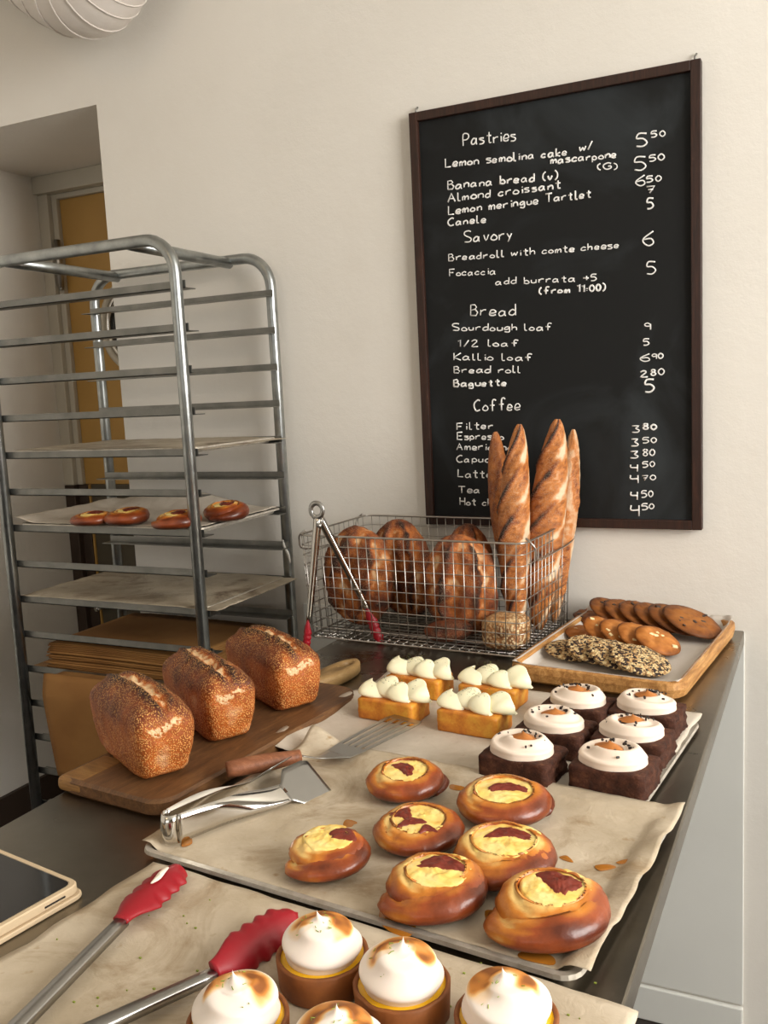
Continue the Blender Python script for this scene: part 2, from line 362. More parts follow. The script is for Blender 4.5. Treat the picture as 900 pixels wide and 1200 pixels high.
G = {'a': '4H2I0G0E1D3E4H 4I4E5D', 'b': '0N0D 0G2I4G4E2D0E', 'c': '4H2I0G0E2D4E', 'd': '4H2I0G0E2D4F 4N4D', 'e': '0F4G3I1I0G0E2D4E', 'f': '5M4N2M2D 0I4I',
 'g': '4H2I0G0E2E4G 4I4B2A0B', 'h': '0N0D 0G2I4H4D', 'i': '1I1D 1K1L', 'k': '0N0D 4I0F4D', 'l': '0N0E1D2D', 'm': '0I0D 0G1I2H2D 2G4I5H5D', 'n': '0I0D 0G2I4H4D',
 'o': '2I0G0E2D4E4G2I', 'p': '0I0A 0G2I4G4E2D0E', 'q': '4G2I0G0E2D4F 4I4A', 'r': '0I0D 0G2I4I', 's': '4I1I0H4F3D0D', 't': '2M2E3D4D 0J4J', 'u': '0I0E2D4E 4I4D', 'v': '0I2D4I',
 'w': '0I1D3H4D6I', 'y': '0I2E 4I1A', 'A': '0D3N6D 1H5H', 'B': '0D0N3N4L3J0I 3J5G4D0D', 'C': '5M3N0K0G2D5E', 'E': '5N0N0D5D 0I4I', 'F': '5N0N0D 0I4I', 'G': '5M3N0K0G2D5F5I3I',
 'H': '0N0D 5N5D 0I5I', 'K': '0N0D 5N0H5D', 'L': '0N0D5D', 'P': '0D0N4N5K3I0I', 'S': '5M3N0M0J5G4D0D', 'T': '0N6N 3N3D', '0': '2N0K0G2D4G4K2N', '1': '0L2N2D', '2': '0L2N4L0D5D',
 '3': '0N4N2J4G3D0D', '4': '0M0I4I 4M4D', '5': '5N1N0J3J5G3D0D', '6': '4N0I0F2D4F3I0H', '7': '0N5N2D 1I4I', '8': '2N0L4G2D0G4L2N', '9': '4L2N0L1I4J4M 4L4D',
 '/': '0D4N', '+': '0H5H 3K3E', '(': '3N1K1F3C', ')': '0N2K2F0C', ':': '1H1I 1E1F'}
rnd = random.Random(3)
def write(txt, u0, v0, u1, v1, cap, th=.0017, sx=1.0):
    """chalk handwriting along a baseline on the board, as thin raised strokes"""
    adv = []; x = 0
    for ch in txt:
        if ch == ' ': x += 5; adv.append(None); continue
        g = G[ch]; wd = max(int(c) for c in g.replace(' ', '')[0::2]); adv.append(x); x += wd+2.2
    tot = x-2.2; L = u1-u0; k = L/tot; b = MB()
    for ch, a in zip(txt, adv):
        if a is None: continue
        jx = rnd.uniform(-.3, .3); jy = rnd.uniform(-.5, .5); js = rnd.uniform(.92, 1.08)
        for st in G[ch].split():
            P = []
            for i in range(0, len(st), 2):
                gx = a+jx+int(st[i])*js+rnd.uniform(-.12, .12); gy = (ord(st[i+1])-68+jy+rnd.uniform(-.2, .2))/10*js
                s = gx/tot; u = u0+gx*k; v = v0+(v1-v0)*s-gy*cap*(.92 if cap > 12 else .8)
                P.append(at(u, v, y=-.0128)-Vector((BX0, 0, BZ0)))
            if len(P) > 2 and ch not in 'EFLTHKAB71': P = smooth_path(P, 3)
            b.tube(P, th*.86*rnd.uniform(.8, 1.1), 5)
    for v in b.V: v.y = -.0128+(v.y+.0128)*.3
    return b.build('chalk_writing', chalk, cb, True)
for a in [('Pastries', 543, 171, 603.6, 164.5, 15, .0018), ('Lemon semolina cake', 522, 196, 664, 182, 12, .0021), ('w/', 679, 177, 694, 175, 12, .0021), ('mascarpone', 645.6, 192, 721.6, 184.5, 11, .0021),
          ('(G)', 699, 199, 723, 198, 9), ('Banana bread (v)', 524.7, 222, 653, 209.5, 12, .0021), ('Almond croissant', 524.7, 237, 656, 220.6, 12, .002), ('Lemon meringue Tartlet', 525.5, 251.5, 692, 231, 12, .002),
          ('Canele', 525.5, 264.6, 568.7, 260.5, 11, .002), ('Savory', 545, 283.5, 599.5, 280, 14, .0018), ('Breadroll with comte cheese', 525.5, 305.8, 725, 290.5, 10), ('Focaccia', 526.7, 323.4, 580, 321.4, 10),
          ('add burrata +5', 581, 333.7, 699.4, 328.8, 10), ('(from 11:00)', 631, 345, 708.5, 340.5, 10, .0024), ('Bread', 551.4, 370, 603.6, 370, 14, .0018), ('Sourdough loaf', 531, 387.5, 646, 387, 10),
          ('1/2 loaf', 536.6, 406, 607, 406, 10), ('Kallio loaf', 531.7, 421.8, 623, 422.5, 10), ('Bread roll', 531.7, 437, 610, 437, 10), ('Baguette', 531.7, 453, 593, 452, 10, .0023), ('Coffee', 556, 482, 608.6, 480.6, 15, .0019),
          ('Filter', 535.8, 503.6, 578, 502.4, 10), ('Espresso', 535.8, 515, 590, 515, 10), ('Americano', 535, 527, 600, 528, 10), ('Capuccino', 535.8, 541.5, 600, 542, 10), ('Latte', 537, 559, 575, 560, 11),
          ('Tea', 537, 577.7, 562, 578, 10), ('Hot chocolate', 539, 591.6, 622, 594, 10)]: write(*a)
for a in [('5', 745.5, 171, 757.8, 171, 17, .0022), ('50', 763, 161, 779, 159.5, 9), ('5', 744, 199, 757, 199, 17, .002), ('50', 761, 189, 778, 187.5, 9), ('6', 745.5, 218.6, 755, 218, 13, .002), ('50', 758, 213.6, 775, 212, 9, .0019),
          ('7', 758, 226, 768, 225, 10, .0021), ('5', 758, 245, 766, 245, 14, .0021), ('6', 755, 287, 766, 287, 18, .0022), ('5', 758, 321, 768, 321, 15), ('9', 755, 386, 762, 386, 10), ('5', 753.7, 404.6, 760.7, 404.6, 10),
          ('6', 751.6, 424, 761, 424, 11), ('90', 764, 421, 777, 420, 8), ('2', 750, 442, 758.6, 442, 9), ('80', 763, 440, 778, 439.5, 9), ('5', 755.8, 459, 766, 459, 15, .0023), ('3', 741, 506.5, 749.6, 506.5, 9),
          ('80', 753.7, 503.6, 769, 503, 8, .0022), ('3', 740, 523, 748, 523, 10), ('50', 753, 519, 769, 519, 8), ('3', 739, 537, 748, 537, 10), ('80', 753, 534.5, 767, 534, 10), ('4', 739, 552, 746.7, 552, 11, .002), ('50', 753, 547.6, 767, 547, 8),
          ('4', 739, 566.6, 747, 566.6, 12), ('70', 753, 563, 768, 562.5, 7), ('4', 739, 586, 746, 586, 12, .002), ('50', 752, 582.5, 765, 582, 9), ('4', 739, 604, 747.5, 604, 14, .002), ('50', 752, 597, 766, 596.5, 8)]: write(*a)

# ------------------------------------------------------------------ steel worktop
T = .9; TX0, TY0 = -.7704, -2.35
tb = empty('steel_table', (TX0/2, TY0/2, 0), 0, 'long stainless steel worktop against the wall carrying all the bakes', 'table')
def tbox(n, a, b, mt, bv=.002):
    o = Vector((TX0/2, TY0/2, 0)); ob = MB().box(tuple(Vector(a)-o), tuple(Vector(b)-o)).build(n, mt, tb); bevel(ob, bv); return ob
tbox('tabletop', (TX0, TY0, T-.03), (0, -.0075, T), steel, .0025)
for x in (TX0+.05, -.42):
    for y in (TY0+.06, -.06):
        b = MB(); b.tube([(x-TX0/2, y-TY0/2, 0), (x-TX0/2, y-TY0/2, T-.035)], .019, 12); b.build('leg', zinc, tb, True)
tbox('undershelf', (TX0+.04, TY0+.05, .2), (-.41, -.05, .225), steel)
tbox('apron', (TX0+.04, TY0+.04, T-.1), (TX0+.06, -.05, T-.035), steel)
tbox('apron', (-.43, TY0+.04, T-.1), (-.41, -.05, T-.035), steel)

# ------------------------------------------------------------------ tray rack
RX0, RX1, RY0, RY1 = -1.5616, -1.0267, -.4, -.05
def RZ(k): return 1.632-.0842*k
rk = empty('tray_rack', ((RX0+RX1)/2, (RY0+RY1)/2, 0), 0, 'tall galvanised steel tray rack with round tube frames left of the worktop', 'rack')
ro = Vector(((RX0+RX1)/2, (RY0+RY1)/2, 0))
def uframe(y):
    r = .0125; rc = .07; zt = 1.729; P = [(RX0, y, .09), (RX0, y, zt-rc)]
    P += [(RX0+rc-rc*cos(a), y, zt-rc+rc*sin(a)) for a in [pi/2*i/8 for i in range(1, 9)]]
    P += [(RX1-rc+rc*sin(a), y, zt-rc+rc*cos(a)) for a in [pi/2*i/8 for i in range(0, 9)]]
    P += [(RX1, y, .09)]
    b = MB(); b.tube([Vector(p)-ro for p in P], r, 16); return b.build('tube_frame', zinc, rk, True)
uframe(RY0); uframe(RY1)
for x in (-1.48, -1.138):
    b = MB(); b.tube([Vector((x, RY0, 1.727))-ro, Vector((x, RY1, 1.722))-ro], .0125, 14); b.build('crossbar', zinc, rk, True)
for x in (RX0, RX1):
    b = MB(); b.tube([Vector((x, RY0, .14))-ro, Vector((x, RY1, .14))-ro], .0115, 10); b.build('crossbar', zinc, rk, True)
    for y in (RY0, RY1):
        b = MB(); c = Vector((x, y, .045))-ro; b.tube([c+Vector((0, -.012, 0)), c+Vector((0, .012, 0))], .045, 20); b.build('caster_wheel', dark_trim, rk, False)
def runner(y, side, z):
    x0, x1 = RX0-.004, RX1+.012; a = y+side*.0125; b = MB(); t = .0018
    b.box((x0, min(a, a+side*.034), z-t), (x1, max(a, a+side*.034), z)); b.box((x0, min(a, a+side*t), z-t), (x1, max(a, a+side*t), z+.014))
    b.V = [v-ro for v in b.V]; return b.build('runner', runner_m, rk)
for k in range(18): runner(RY0, 1, RZ(k)); runner(RY1, -1, RZ(k)+.004)
# knotted strip of white tape on the rear post
pt = [at(331, 626, y=-.05), at(333, 640, y=-.065), at(338, 650, y=-.07), at(340, 660, y=-.07)]
tp = MB(); tp.tube(smooth_path(pt, 4), [.003+.004*sin(pi*i/12) for i in range(13)], 6, sq=.5)
tag(tp.build('tape_strip', simple('white_tape', '#cfcac2', .5), None, True), 'small white strip of tape stuck to the rear rack post near the basket', 'tape')

def sheet(name, c, sx, sy, rz, z, mat, nx=60, ny=40, amp=.0012, seed=0, edge=.004, curl=None, stains=None, label=None, group=None, cat='parchment', flat=False):
    """crinkled sheet of parchment lying at height z"""
    def fn(u, v):
        x = (u-.5)*sx; y = (v-.5)*sy
        e = min(u, 1-u, v, 1-v)
        x += ns(v*9+seed, seed*3.1)*edge*abs(2*u-1)**4; y += ns(u*9+seed, seed*5.7+9)*edge*abs(2*v-1)**4
        h = amp*(fb(x*14, y*14, seed)+.5*abs(ns(x*40+seed, y*30, seed)))
        h = abs(h)+.0004
        if curl: h += curl(x, y, u, v)
        return Vector((x, y, h))
    V, Fc, _ = grid(nx, ny, fn); o = mesh(name, V, Fc, mat)
    o.location = (c[0], c[1], z); o.rotation_euler = (0, 0, rz)
    md = o.modifiers.new('thickness', 'SOLIDIFY'); md.thickness = .0003; md.offset = 1
    return tag(o, label, cat, group)
def stain(parent, pts, mat, name='syrup_stain', h=.0016):
    """flat pool of leaked syrup dried on the paper; pts in parent's own plane"""
    P = smooth_path([Vector((x, y, h)) for x, y in pts], 5, closed=True); c = sum(P, Vector())/len(P)
    V = [c+Vector((0, 0, .0007))]+[c+(p-c)*.8+Vector((0, 0, .0005)) for p in P]+P; n = len(P)
    Fc = [(0, 1+i, 1+(i+1) % n) for i in range(n)]+[(1+i, 1+n+i, 1+n+(i+1) % n, 1+(i+1) % n) for i in range(n)]
    return mesh(name, V, Fc, mat, parent)
def steel_tray(c, sx, sy, rz, z, label, group=None, h=.011, lip=.009, mat=tray_m, round_=.012):
    e = bpy.data.objects.new('baking_tray', None)
    def ring(ax, ay, zz, rc):
        P = []
        for qx, qy, a0 in ((1, 1, 0), (-1, 1, pi/2), (-1, -1, pi), (1, -1, 3*pi/2)):
            for i in range(6): a = a0+pi/2*i/5; P.append(Vector((qx*(ax-rc)+rc*cos(a), qy*(ay-rc)+rc*sin(a), zz)))
        return P
    ax, ay = sx/2, sy/2
    rings = [ring(ax-lip-.004, ay-lip-.004, .0012, round_), ring(ax-lip, ay-lip, h, round_), ring(ax-.001, ay-.001, h+.001, round_+lip), ring(ax, ay, h-.003, round_+lip), ring(ax-.0015, ay-.0015, h-.003, round_+lip),
             ring(ax-lip-.001, ay-lip-.001, h-.0015, round_), ring(ax-lip-.005, ay-lip-.005, 0, round_)]
    V = [p for r in rings for p in r]; n = 24; Fc = [tuple(range(n))]
    for j in range(len(rings)-1):
        for i in range(n): a = j*n+i; b = j*n+(i+1) % n; Fc.append((a, a+n, b+n, b))
    Fc.append(tuple(reversed(range((len(rings)-1)*n, len(rings)*n))))
    o = mesh('baking_tray', V, Fc, mat, None, False); o.location = (c[0], c[1], z); o.rotation_euler = (0, 0, rz)
    return tag(o, label, 'tray', group)

# trays and papers on the rack
RCX, RCY = (RX0+RX1)/2, (RY0+RY1)/2
def rack_tray(k, lab): return steel_tray((RCX+.01, RCY), .52, .322, 0, RZ(k)+.0045, lab)
rack_tray(4, 'upper thin baking tray in the rack under a stained paper')
sheet('parchment_sheet', (RCX+.03, RCY), .53, .325, 0, RZ(4)+.0172, parch_d, seed=2, curl=lambda x, y, u, v: -.006*ss(.75, 1, u), label='stained baking paper on the upper tray of the rack')
rack_tray(6, 'middle baking tray in the rack holding four buns')
sheet('parchment_sheet', (RCX+.0, RCY), .52, .315, 0, RZ(6)+.0172, parch_w, seed=5, amp=.003, curl=lambda x, y, u, v: .035*ss(.72, 1, v)*ss(.5, .1, abs(u-.42)) + .012*ss(.12, 0, u), label='crumpled baking paper rising behind the four buns in the rack')
rack_tray(8, 'lower empty baking tray in the rack under a dark greasy paper')
sheet('parchment_sheet', (RCX+.03, RCY-.01), .55, .33, 0, RZ(8)+.0172, parch_d, seed=11, amp=.002, curl=lambda x, y, u, v: -.004*ss(.8, 1, u), label='dark greasy baking paper on the lowest tray of the rack')
# stack of folded kraft paper and a sheet hanging down the near side
ksb = RZ(10)+.005
bd = MB().box((RCX-.26, RY0+.02, 0), (RCX+.25, RY1-.02, .004)); bd.V = [v-Vector((RCX, RCY, 0)) for v in bd.V]
o = bd.build('rack_board', oak_end); o.location = (RCX, RCY, ksb); tag(o, 'thin pale board lying in the rack below the brown paper stack', 'board')
ks = empty('kraft_paper_stack', (RCX-.0, RCY, ksb+.0045), 0, 'thick stack of brown kraft paper sheets lying low in the rack', 'paper stack')
zz = .001
for i in range(14):
    rd = random.Random(i); th = .0042; sx = .21+rd.uniform(-.008, .008); sy = .145+rd.uniform(-.006, .006); dx = rd.uniform(-.006, .006); zz0 = zz
    V, Fc, _ = grid(24, 8, lambda u, v: Vector(((u*2-1)*sx+dx, (v*2-1)*sy, zz0+.0006*sin(u*9+i)+ .003*i/14*sin(u*5))))
    o = mesh('paper_sheet', V, Fc, kraft, ks); md = o.modifiers.new('t', 'SOLIDIFY'); md.thickness = th*.75; md.offset = 1; zz += th
hx0 = at(57, 787, y=-.43).x-ks.location.x; hx1 = at(78, 893, y=-.43).x-ks.location.x
def hang(u, v):
    L = v*.40; yb = -.25 # comes out from under the stack, over the near runner, and drops
    x = hx0+.34*u
    if L < .17: return Vector((x, -.05-L, -.001+.0008*sin(u*7)+.012*ss(.13, .17, L)))
    dz_ = L-.17
    return Vector((x+(hx1-hx0)*dz_/.20, -.222-.012*ss(0, .05, dz_)-.004*sin(u*8+dz_*9), .011-dz_))
V, Fc, _ = grid(24, 34, hang)
o = mesh('kraft_sheet', V, Fc, kraft); o.location = ks.location; tag(o, 'brown kraft sheet hanging out of the rack behind the nearest loaf', 'paper')
o.modifiers.new('t', 'SOLIDIFY').thickness = .0005

# ------------------------------------------------------------------ trays on the worktop
TR = R(-5.5)
def rot2(x, y, a): return x*cos(a)-y*sin(a), x*sin(a)+y*cos(a)
# cake tray (behind), bun tray (middle), tart tray (front)
ctc = (-.29, -.695); btc = (-.272, -1.03); ftc = (-.265, -1.365)
steel_tray(ctc, .52, .325, TR, T, 'baking tray under the chocolate and lemon cake slices', h=.009)
steel_tray((-.279, btc[1]+.001), .516, .325, TR, T+.001, 'steel baking tray with raised rim under the seven custard buns', h=.012)
steel_tray(ftc, .53, .325, TR, T, 'foremost baking tray under the meringue tarts', h=.008)
ZP1, ZP2, ZP3 = T+.0102, T+.014, T+.0092
sheet('parchment_sheet', (ctc[0]-.010, ctc[1]), .530, .375, TR, ZP1, parch_w, seed=21, amp=.0014, curl=lambda x, y, u, v: .012*ss(.1, 0, u)*(.5+.5*sin(v*14)), label='baking paper under the chocolate and lemon cake slices')
bp = sheet('parchment_sheet', (-.274, btc[1]+.016), .524, .335, TR, ZP2-.004, parch, nx=90, ny=60, seed=31, amp=.0022, edge=.004,
      curl=lambda x, y, u, v: .008*max(ss(.234, .247, abs(x+.004)), ss(.135, .15, y-.012+.024))+.007*ss(.955, 1, u)*sin(v*11)**2+.010*ss(.12, 0, u)*ss(.6, 1, v)*(1+sin(v*20)), label='crumpled syrup-stained baking paper under the seven custard buns')
fp = sheet('parchment_sheet', (ftc[0]-.002, ftc[1]), .535, .325, TR, ZP3, parch, seed=41, amp=.0013, curl=lambda x, y, u, v: .003*ss(.94, 1, v)*sin(u*9)**2, label='baking paper under the meringue tarts and red tongs')
def bl(u, v): # photograph pixel -> bun paper's own plane
    p = at(u, v, ZP2)-bp.location; return rot2(p.x, p.y, -TR)
for px in ([(655, 912+90), (662, 1006), (672, 1008), (664, 1000)], [(697, 1012), (704, 1018), (722, 1014), (712, 1010)], [(568, 1065), (578, 1095), (600, 1102), (590, 1070)], [(450, 1060), (446, 1080), (475, 1096), (486, 1080)],
           [(612, 1112), (610, 1120), (648, 1128), (645, 1116)], [(530, 915), (527, 922), (540, 924), (549, 917)], [(406, 958), (402, 966), (414, 968), (420, 962)], [(213, 990), (225, 986), (222, 976), (214, 980)], [(722, 1008), (730, 1010), (742, 1006), (734, 1004)]):
    stain(bp, [bl(*q) for q in px], glaze_m)

# ------------------------------------------------------------------ custard buns
def make_bun(seed, a=.05, b=.043, h=.036, turns=1.75, lift=.003, jams=((0, 0, .5, .25, 0),), start=2.6, off=(0, 0), cr=.72):
    """spiral of dough round a custard pool; local x and y are half axes a and b, offsets are fractions of them"""
    e = empty('custard_bun'); V = []; Fc = []; tone = []; N = 150; M = 28
    def cen(s): k = ss(0, 1, s); return off[0]*a*k, off[1]*b*k
    rend = cr+.06
    for i in range(N+1):
        s = i/N; th = start+s*turns*2*pi; ex, ey = cen(s)
        rr = 1.0-(1.0-rend)*s+.02*ns(s*6, seed*1.7)
        cx, cy = cos(th), sin(th)
        wdt = .0085*ss(0, .07, s)*(1-.45*s)+.0010; hh = (h*.5)*(.55+.45*ss(0, .2, s))*(1+.13*sin(th)); hh *= (1-.35*ss(.9, 1, s))
        zc = hh+lift*s*turns
        for k in range(M):
            q = 2*pi*k/M; c, d = cos(q), sin(q)
            ox = (abs(c)**.65)*(1 if c > 0 else -1)*wdt; oz = (abs(d)**.55)*(1 if d > 0 else -1)*hh
            zr = oz/hh; bulge = (.007*(1-zr*zr)-.007*max(0, zr)**2-.003*max(0, -zr)**2)*(1 if c > 0 else .2)
            wrap = ss(1.5, .4, abs((th-pi*1.08+pi) % (2*pi)-pi)) if c > .1 else 0  # fanned strands on one side
            fr = (zr*.5+.5)*2.6+.55*sin(th-pi*1.08)+.15*sin(seed)
            gv_ = math.exp(-(((fr % 1)-.5)/.13)**2)*wrap
            n_ = .0011*fb(cx*2.2+seed, cy*2.2, zr*1.2+s*2)+.0004*fb(cx*9, cy*9, zr*5)-.0022*gv_
            px = ex+(a*rr-.008+ox+bulge+n_)*cx; py = ey+(b*rr-.008+ox+bulge+n_)*cy
            V.append(Vector((px, py, max(.0, zc+oz+n_))))
            crest = ss(.72, .98, zr)
            t_ = .80+.32*ns(th*1.2, s*4+seed, zr)-.30*crest-.25*ss(.1, .8, s)*ss(-.2, 1, zr)-.30*gv_+.25*ss(-.3, -1, zr)-.22*wrap
            tone.append(t_)
    for i in range(N):
        for k in range(M):
            p = i*M+k; q = i*M+(k+1) % M; Fc.append((p, q, q+M, p+M))
    Fc.append(tuple(reversed(range(M)))); Fc.append(tuple(range(N*M, N*M+M)))
    ex, ey = off[0]*a, off[1]*b; zt = h*.89+lift*turns
    def core(u, v):
        th = 2*pi*u; r = v*.86
        return Vector((a*r*cos(th)+ex*.5*(1-v), b*r*sin(th)+ey*.5*(1-v), h*.50*(1-ss(.7, 1, v)*.6)))
    gv, gf, _ = grid(28, 8, core, True); n = len(V); V += gv; Fc += [tuple(n+q for q in f_) for f_ in gf]; tone += [.45]*len(gv)
    mesh('dough', V, Fc, dough_m, e, tone={'tone': tone})
    def surf(x, y):
        rx, ry = (x-ex)/(a*cr), (y-ey)/(b*cr); r = math.hypot(rx, ry)
        return zt+.0025*(1-min(1, r)**2)+.13*h*.8*ry*1.0+.0016*fb(rx*3.2+seed, ry*3.2, seed)*(1-min(1, r)**4)+.0007*ns(rx*14, ry*14, seed)
    def cus(u, v):
        th = 2*pi*u; wob = 1+.10*ns(cos(th)*1.5+seed, sin(th)*1.5)+.05*ns(cos(th)*5+seed, sin(th)*5)
        r = v*cr*wob; x = ex+a*r*cos(th); y = ey+b*r*sin(th)
        return Vector((x, y, surf(x, y)-.010*ss(.86, 1, v)))
    gv, gf, _ = grid(64, 22, cus, True); mesh('custard', gv, gf, custard_m, e)
    for jx, jy, jl, jw, ja in jams:
        def jm(u, v):
            th = 2*pi*u; k = 1+.30*ns(cos(th)*1.5+seed*3+jx*9, sin(th)*1.5, 3)+.16*ns(cos(th)*4, sin(th)*4+seed, 3)
            x = a*jl*k*v*cos(th); y = b*jw*k*v*sin(th)+.10*b*cos(x/(a*jl)*2.2); xx, yy = rot2(x, y, ja); xx += jx*a; yy += jy*b
            return Vector((xx, yy, surf(xx, yy)+.0011*(1-v**4)+.0006*ns(xx*190, yy*190, seed)-.0012*ss(.85, 1, v)+.0004))
        gv, gf, _ = grid(40, 10, jm, True); mesh('jam', gv, gf, jam_m, e)
    return e
BG = 'custard buns on the front sheet'
buns = [ # px centre of base, a, b, h, lift, jams, start, custard offset and size, label
 ((479, 924), .050, .046, .033, .001, ((-.08, .06, .42, .24, -.9),), -.6, (-.02, .08), .80, 'custard bun at the back left of the bun tray with a diagonal jam streak'),
 ((596, 950), .058, .050, .035, .001, ((.02, .02, .48, .20, -.12),), -.35, (-.06, .04), .78, 'custard bun at the right rear of its group with a level jam streak'),
 ((494, 981), .0495, .047, .030, .001, ((-.42, .22, .30, .28, -.5), (-.18, -.22, .36, .17, .05), (.18, -.58, .24, .13, .1)), 1.2, (0, .04), .84, 'wide custard bun with two patches of jam in the middle of the group'),
 ((588, 1016), .0575, .051, .036, .002, ((.22, .20, .46, .22, -.12),), 2.6, (.16, .08), .78, 'custard bun with pale top and level jam streak beside the right gap of the tray'),
 ((508, 1056), .053, .046, .036, .003, ((.26, .22, .50, .26, -.25),), 2.9, (.18, .14), .76, 'glossy custard bun with jam rim at the front edge of its tray'),
 ((642, 1084), .0585, .050, .040, .003, ((.16, .30, .34, .26, -1.0), (.42, .12, .26, .26, .5)), 2.8, (.20, .14), .70, 'largest dark glazed custard bun at the right front of the tray'),
 ((386, 1012), .045, .040, .030, .004, ((.42, .20, .36, .34, -.3),), 2.9, (.06, .18), .74, 'custard bun standing alone on the left of the tray near the tongs')]
for i, (uv, a, b_, h_, lf, ja, st, of, cr_, lb) in enumerate(buns):
    e = make_bun(i+1, a*.92, b_*.92, h_*.88, 1.75, lf, ja, st, of, cr_); p = at(uv[0]-2, uv[1]+4, ZP2+.001); e.location = (p.x, p.y, ZP2+.0005); e.rotation_euler = (0, 0, R(26))
    tag(e, lb, 'bun', 'custard buns')
for i, (u, v, lb) in enumerate([(109, 609, 'leftmost flat bun on the rack tray'), (150, 608, 'second bun from the left on the rack tray'), (208, 612, 'bun behind the front post on the rack tray'), (264, 603, 'rightmost round dark bun on the rack tray')]):
    e = make_bun(20+i, .050, .046, (.024, .030, .030, .034)[i], 1.75, .001, ((.1, .1, .4, .35, i*1.1),), i*1.5, (0, 0), .62); p = at(u, v, RZ(6)+.03); e.location = (p.x, p.y, RZ(6)+.0195); tag(e, lb, 'bun', 'buns in the rack')

# ------------------------------------------------------------------ meringue tarts
def make_tart(seed):
    e = empty('meringue_tart'); R0 = .039
    prof = [(0, .0), (R0-.003, 0), (R0-.0008, .002), (R0, .014), (R0+.0008, .027), (R0-.0004, .0285), (R0-.003, .028), (R0-.0035, .022), (0, .022)]
    n = 48; V = []; 
    for j, (r, z) in enumerate(prof):
        for i in range(n):
            th = 2*pi*i/n; q = .0006*ns(cos(th)*4+seed, sin(th)*4, z*80); V.append(Vector(((r+q)*cos(th), (r+q)*sin(th), z+(.0008*ns(th*3, seed) if j in (4, 5, 6) else 0))))
    Fc = [(j*n+i, j*n+(i+1) % n, (j+1)*n+(i+1) % n, (j+1)*n+i) for j in range(len(prof)-1) for i in range(n)]
    mesh('tart_shell', V, Fc, shell_m, e)
    gv, gf, _ = grid(40, 8, lambda u, v: Vector(((R0-.0032)*v*cos(2*pi*u), (R0-.0032)*v*sin(2*pi*u), .0262+.0015*(1-v**3)+.0006*ns(u*6, v*5, seed))), True)
    mesh('lemon_curd', gv, gf, curd_m, e)
    # meringue: soft swirl with a peak
    rd = random.Random(seed); lean = rd.uniform(-.003, .003); ph = rd.uniform(0, 6); H = .032
    def mer(u, v):
        th = 2*pi*u
        if v < .74:
            q = v/.74; an = q*1.32; r = .0295*(cos(an)**.66)*(1+.17*sin(q*pi)*(1-q)*2); z = .0245+H*sin(an)**.9
        else:
            q = (v-.74)/.26; rb = .0295*cos(1.32)**.66; r = rb*(1-q)**1.7; z = .0245+H*sin(1.32)**.9+.0115*q**1.2-.0015*sin(q*pi)
        sw = .0016*sin(th*1+v*17+ph)*ss(0, .15, v)*ss(1, .7, v); r += sw*(1 if v < .72 else .3)
        z += .0012*sin(2*th+v*10+ph)*ss(1, .6, v)*ss(0, .2, v)
        x = r*cos(th)+lean*ss(.8, 1, v); y = r*sin(th)+lean*.5*ss(.8, 1, v)
        band = ss(.36, .55, v)*ss(.84, .70, v); zone = ss(-.75, .0, sin(th-.3)+.5*ns(cos(th)*2+seed, sin(th)*2, v*3))
        t = band*zone*(.62+.75*max(0, ns(x*90+seed, y*90, z*60)+.4))
        return Vector((x, y, z)), t
    gv, gf, tn = grid(56, 44, mer, True, ('tone',)); mesh('meringue', gv, gf, mer_m, e, tone=tn)
    b = MB()
    for _ in range(16):
        th = rd.uniform(0, 2*pi); r = rd.uniform(.004, .026); zc = .0245+H*math.sqrt(max(0, 1-(r/.034)**2))+.0015
        p = Vector((r*cos(th), r*sin(th), zc)); d = Vector((rd.uniform(-1, 1), rd.uniform(-1, 1), .2)).normalized()*.0016; b.tube([p-d, p+d], .0004, 4)
    b.build('lime_zest', zest_m, e)['kind'] = 'stuff'
    return e
for i, (u, v, lb) in enumerate([(379, 1137, 'meringue tart touching the right red tong tip'), (472, 1172, 'meringue tart in the middle of the front tray with zest on its peak'), (594, 1212, 'rightmost meringue tart at the bottom edge'),
                                (281, 1214, 'leftmost meringue tart below the red tong tip'), (398, 1258, 'meringue tart cut off by the bottom edge between two others')]):
    e = make_tart(i+1); p = at(u, v, ZP3+.012); e.location = (p.x, p.y, ZP3+.0012); tag(e, lb, 'tart', 'lemon meringue tarts')

# ------------------------------------------------------------------ chocolate cake slices
def rough_block(lx, ly, h, seed, jag=.0, nx=16, ny=12, nz=6, rnd_=.003):
    bm = bmesh.new(); bmesh.ops.create_cube(bm, size=2)
    bmesh.ops.subdivide_edges(bm, edges=bm.edges[:], cuts=11, use_grid_fill=True)
    V = []
    for v in bm.verts:
        p = v.co.copy(); k = 30
        nrm = (abs(p.x)**k+abs(p.y)**k+abs(p.z)**k)**(1/k); p /= nrm
        q = Vector((p.x*lx/2, p.y*ly/2, (p.z+1)*h/2))
        d = .0006*fb(q.x*90, q.y*90, q.z*90+seed*3)
        if p.x > .85: q.x += jag*(.4+ns(q.y*160, q.z*120, seed))
        q += p*d; q.z = max(0, q.z); v.co = q
    return bm
def bm_obj(name, bm, mat, parent=None, tone=None):
    me = bpy.data.meshes.new(name); bm.verts.index_update(); bm.to_mesh(me); bm.free(); me.materials.append(mat.m)
    me.polygons.foreach_set('use_smooth', [True]*len(me.polygons))
    if tone:
        a = me.attributes.new('tone', 'FLOAT', 'POINT'); a.data.foreach_set('value', tone)
    o = bpy.data.objects.new(name, me); C.objects.link(o)
    if parent: o.parent = parent
    return o
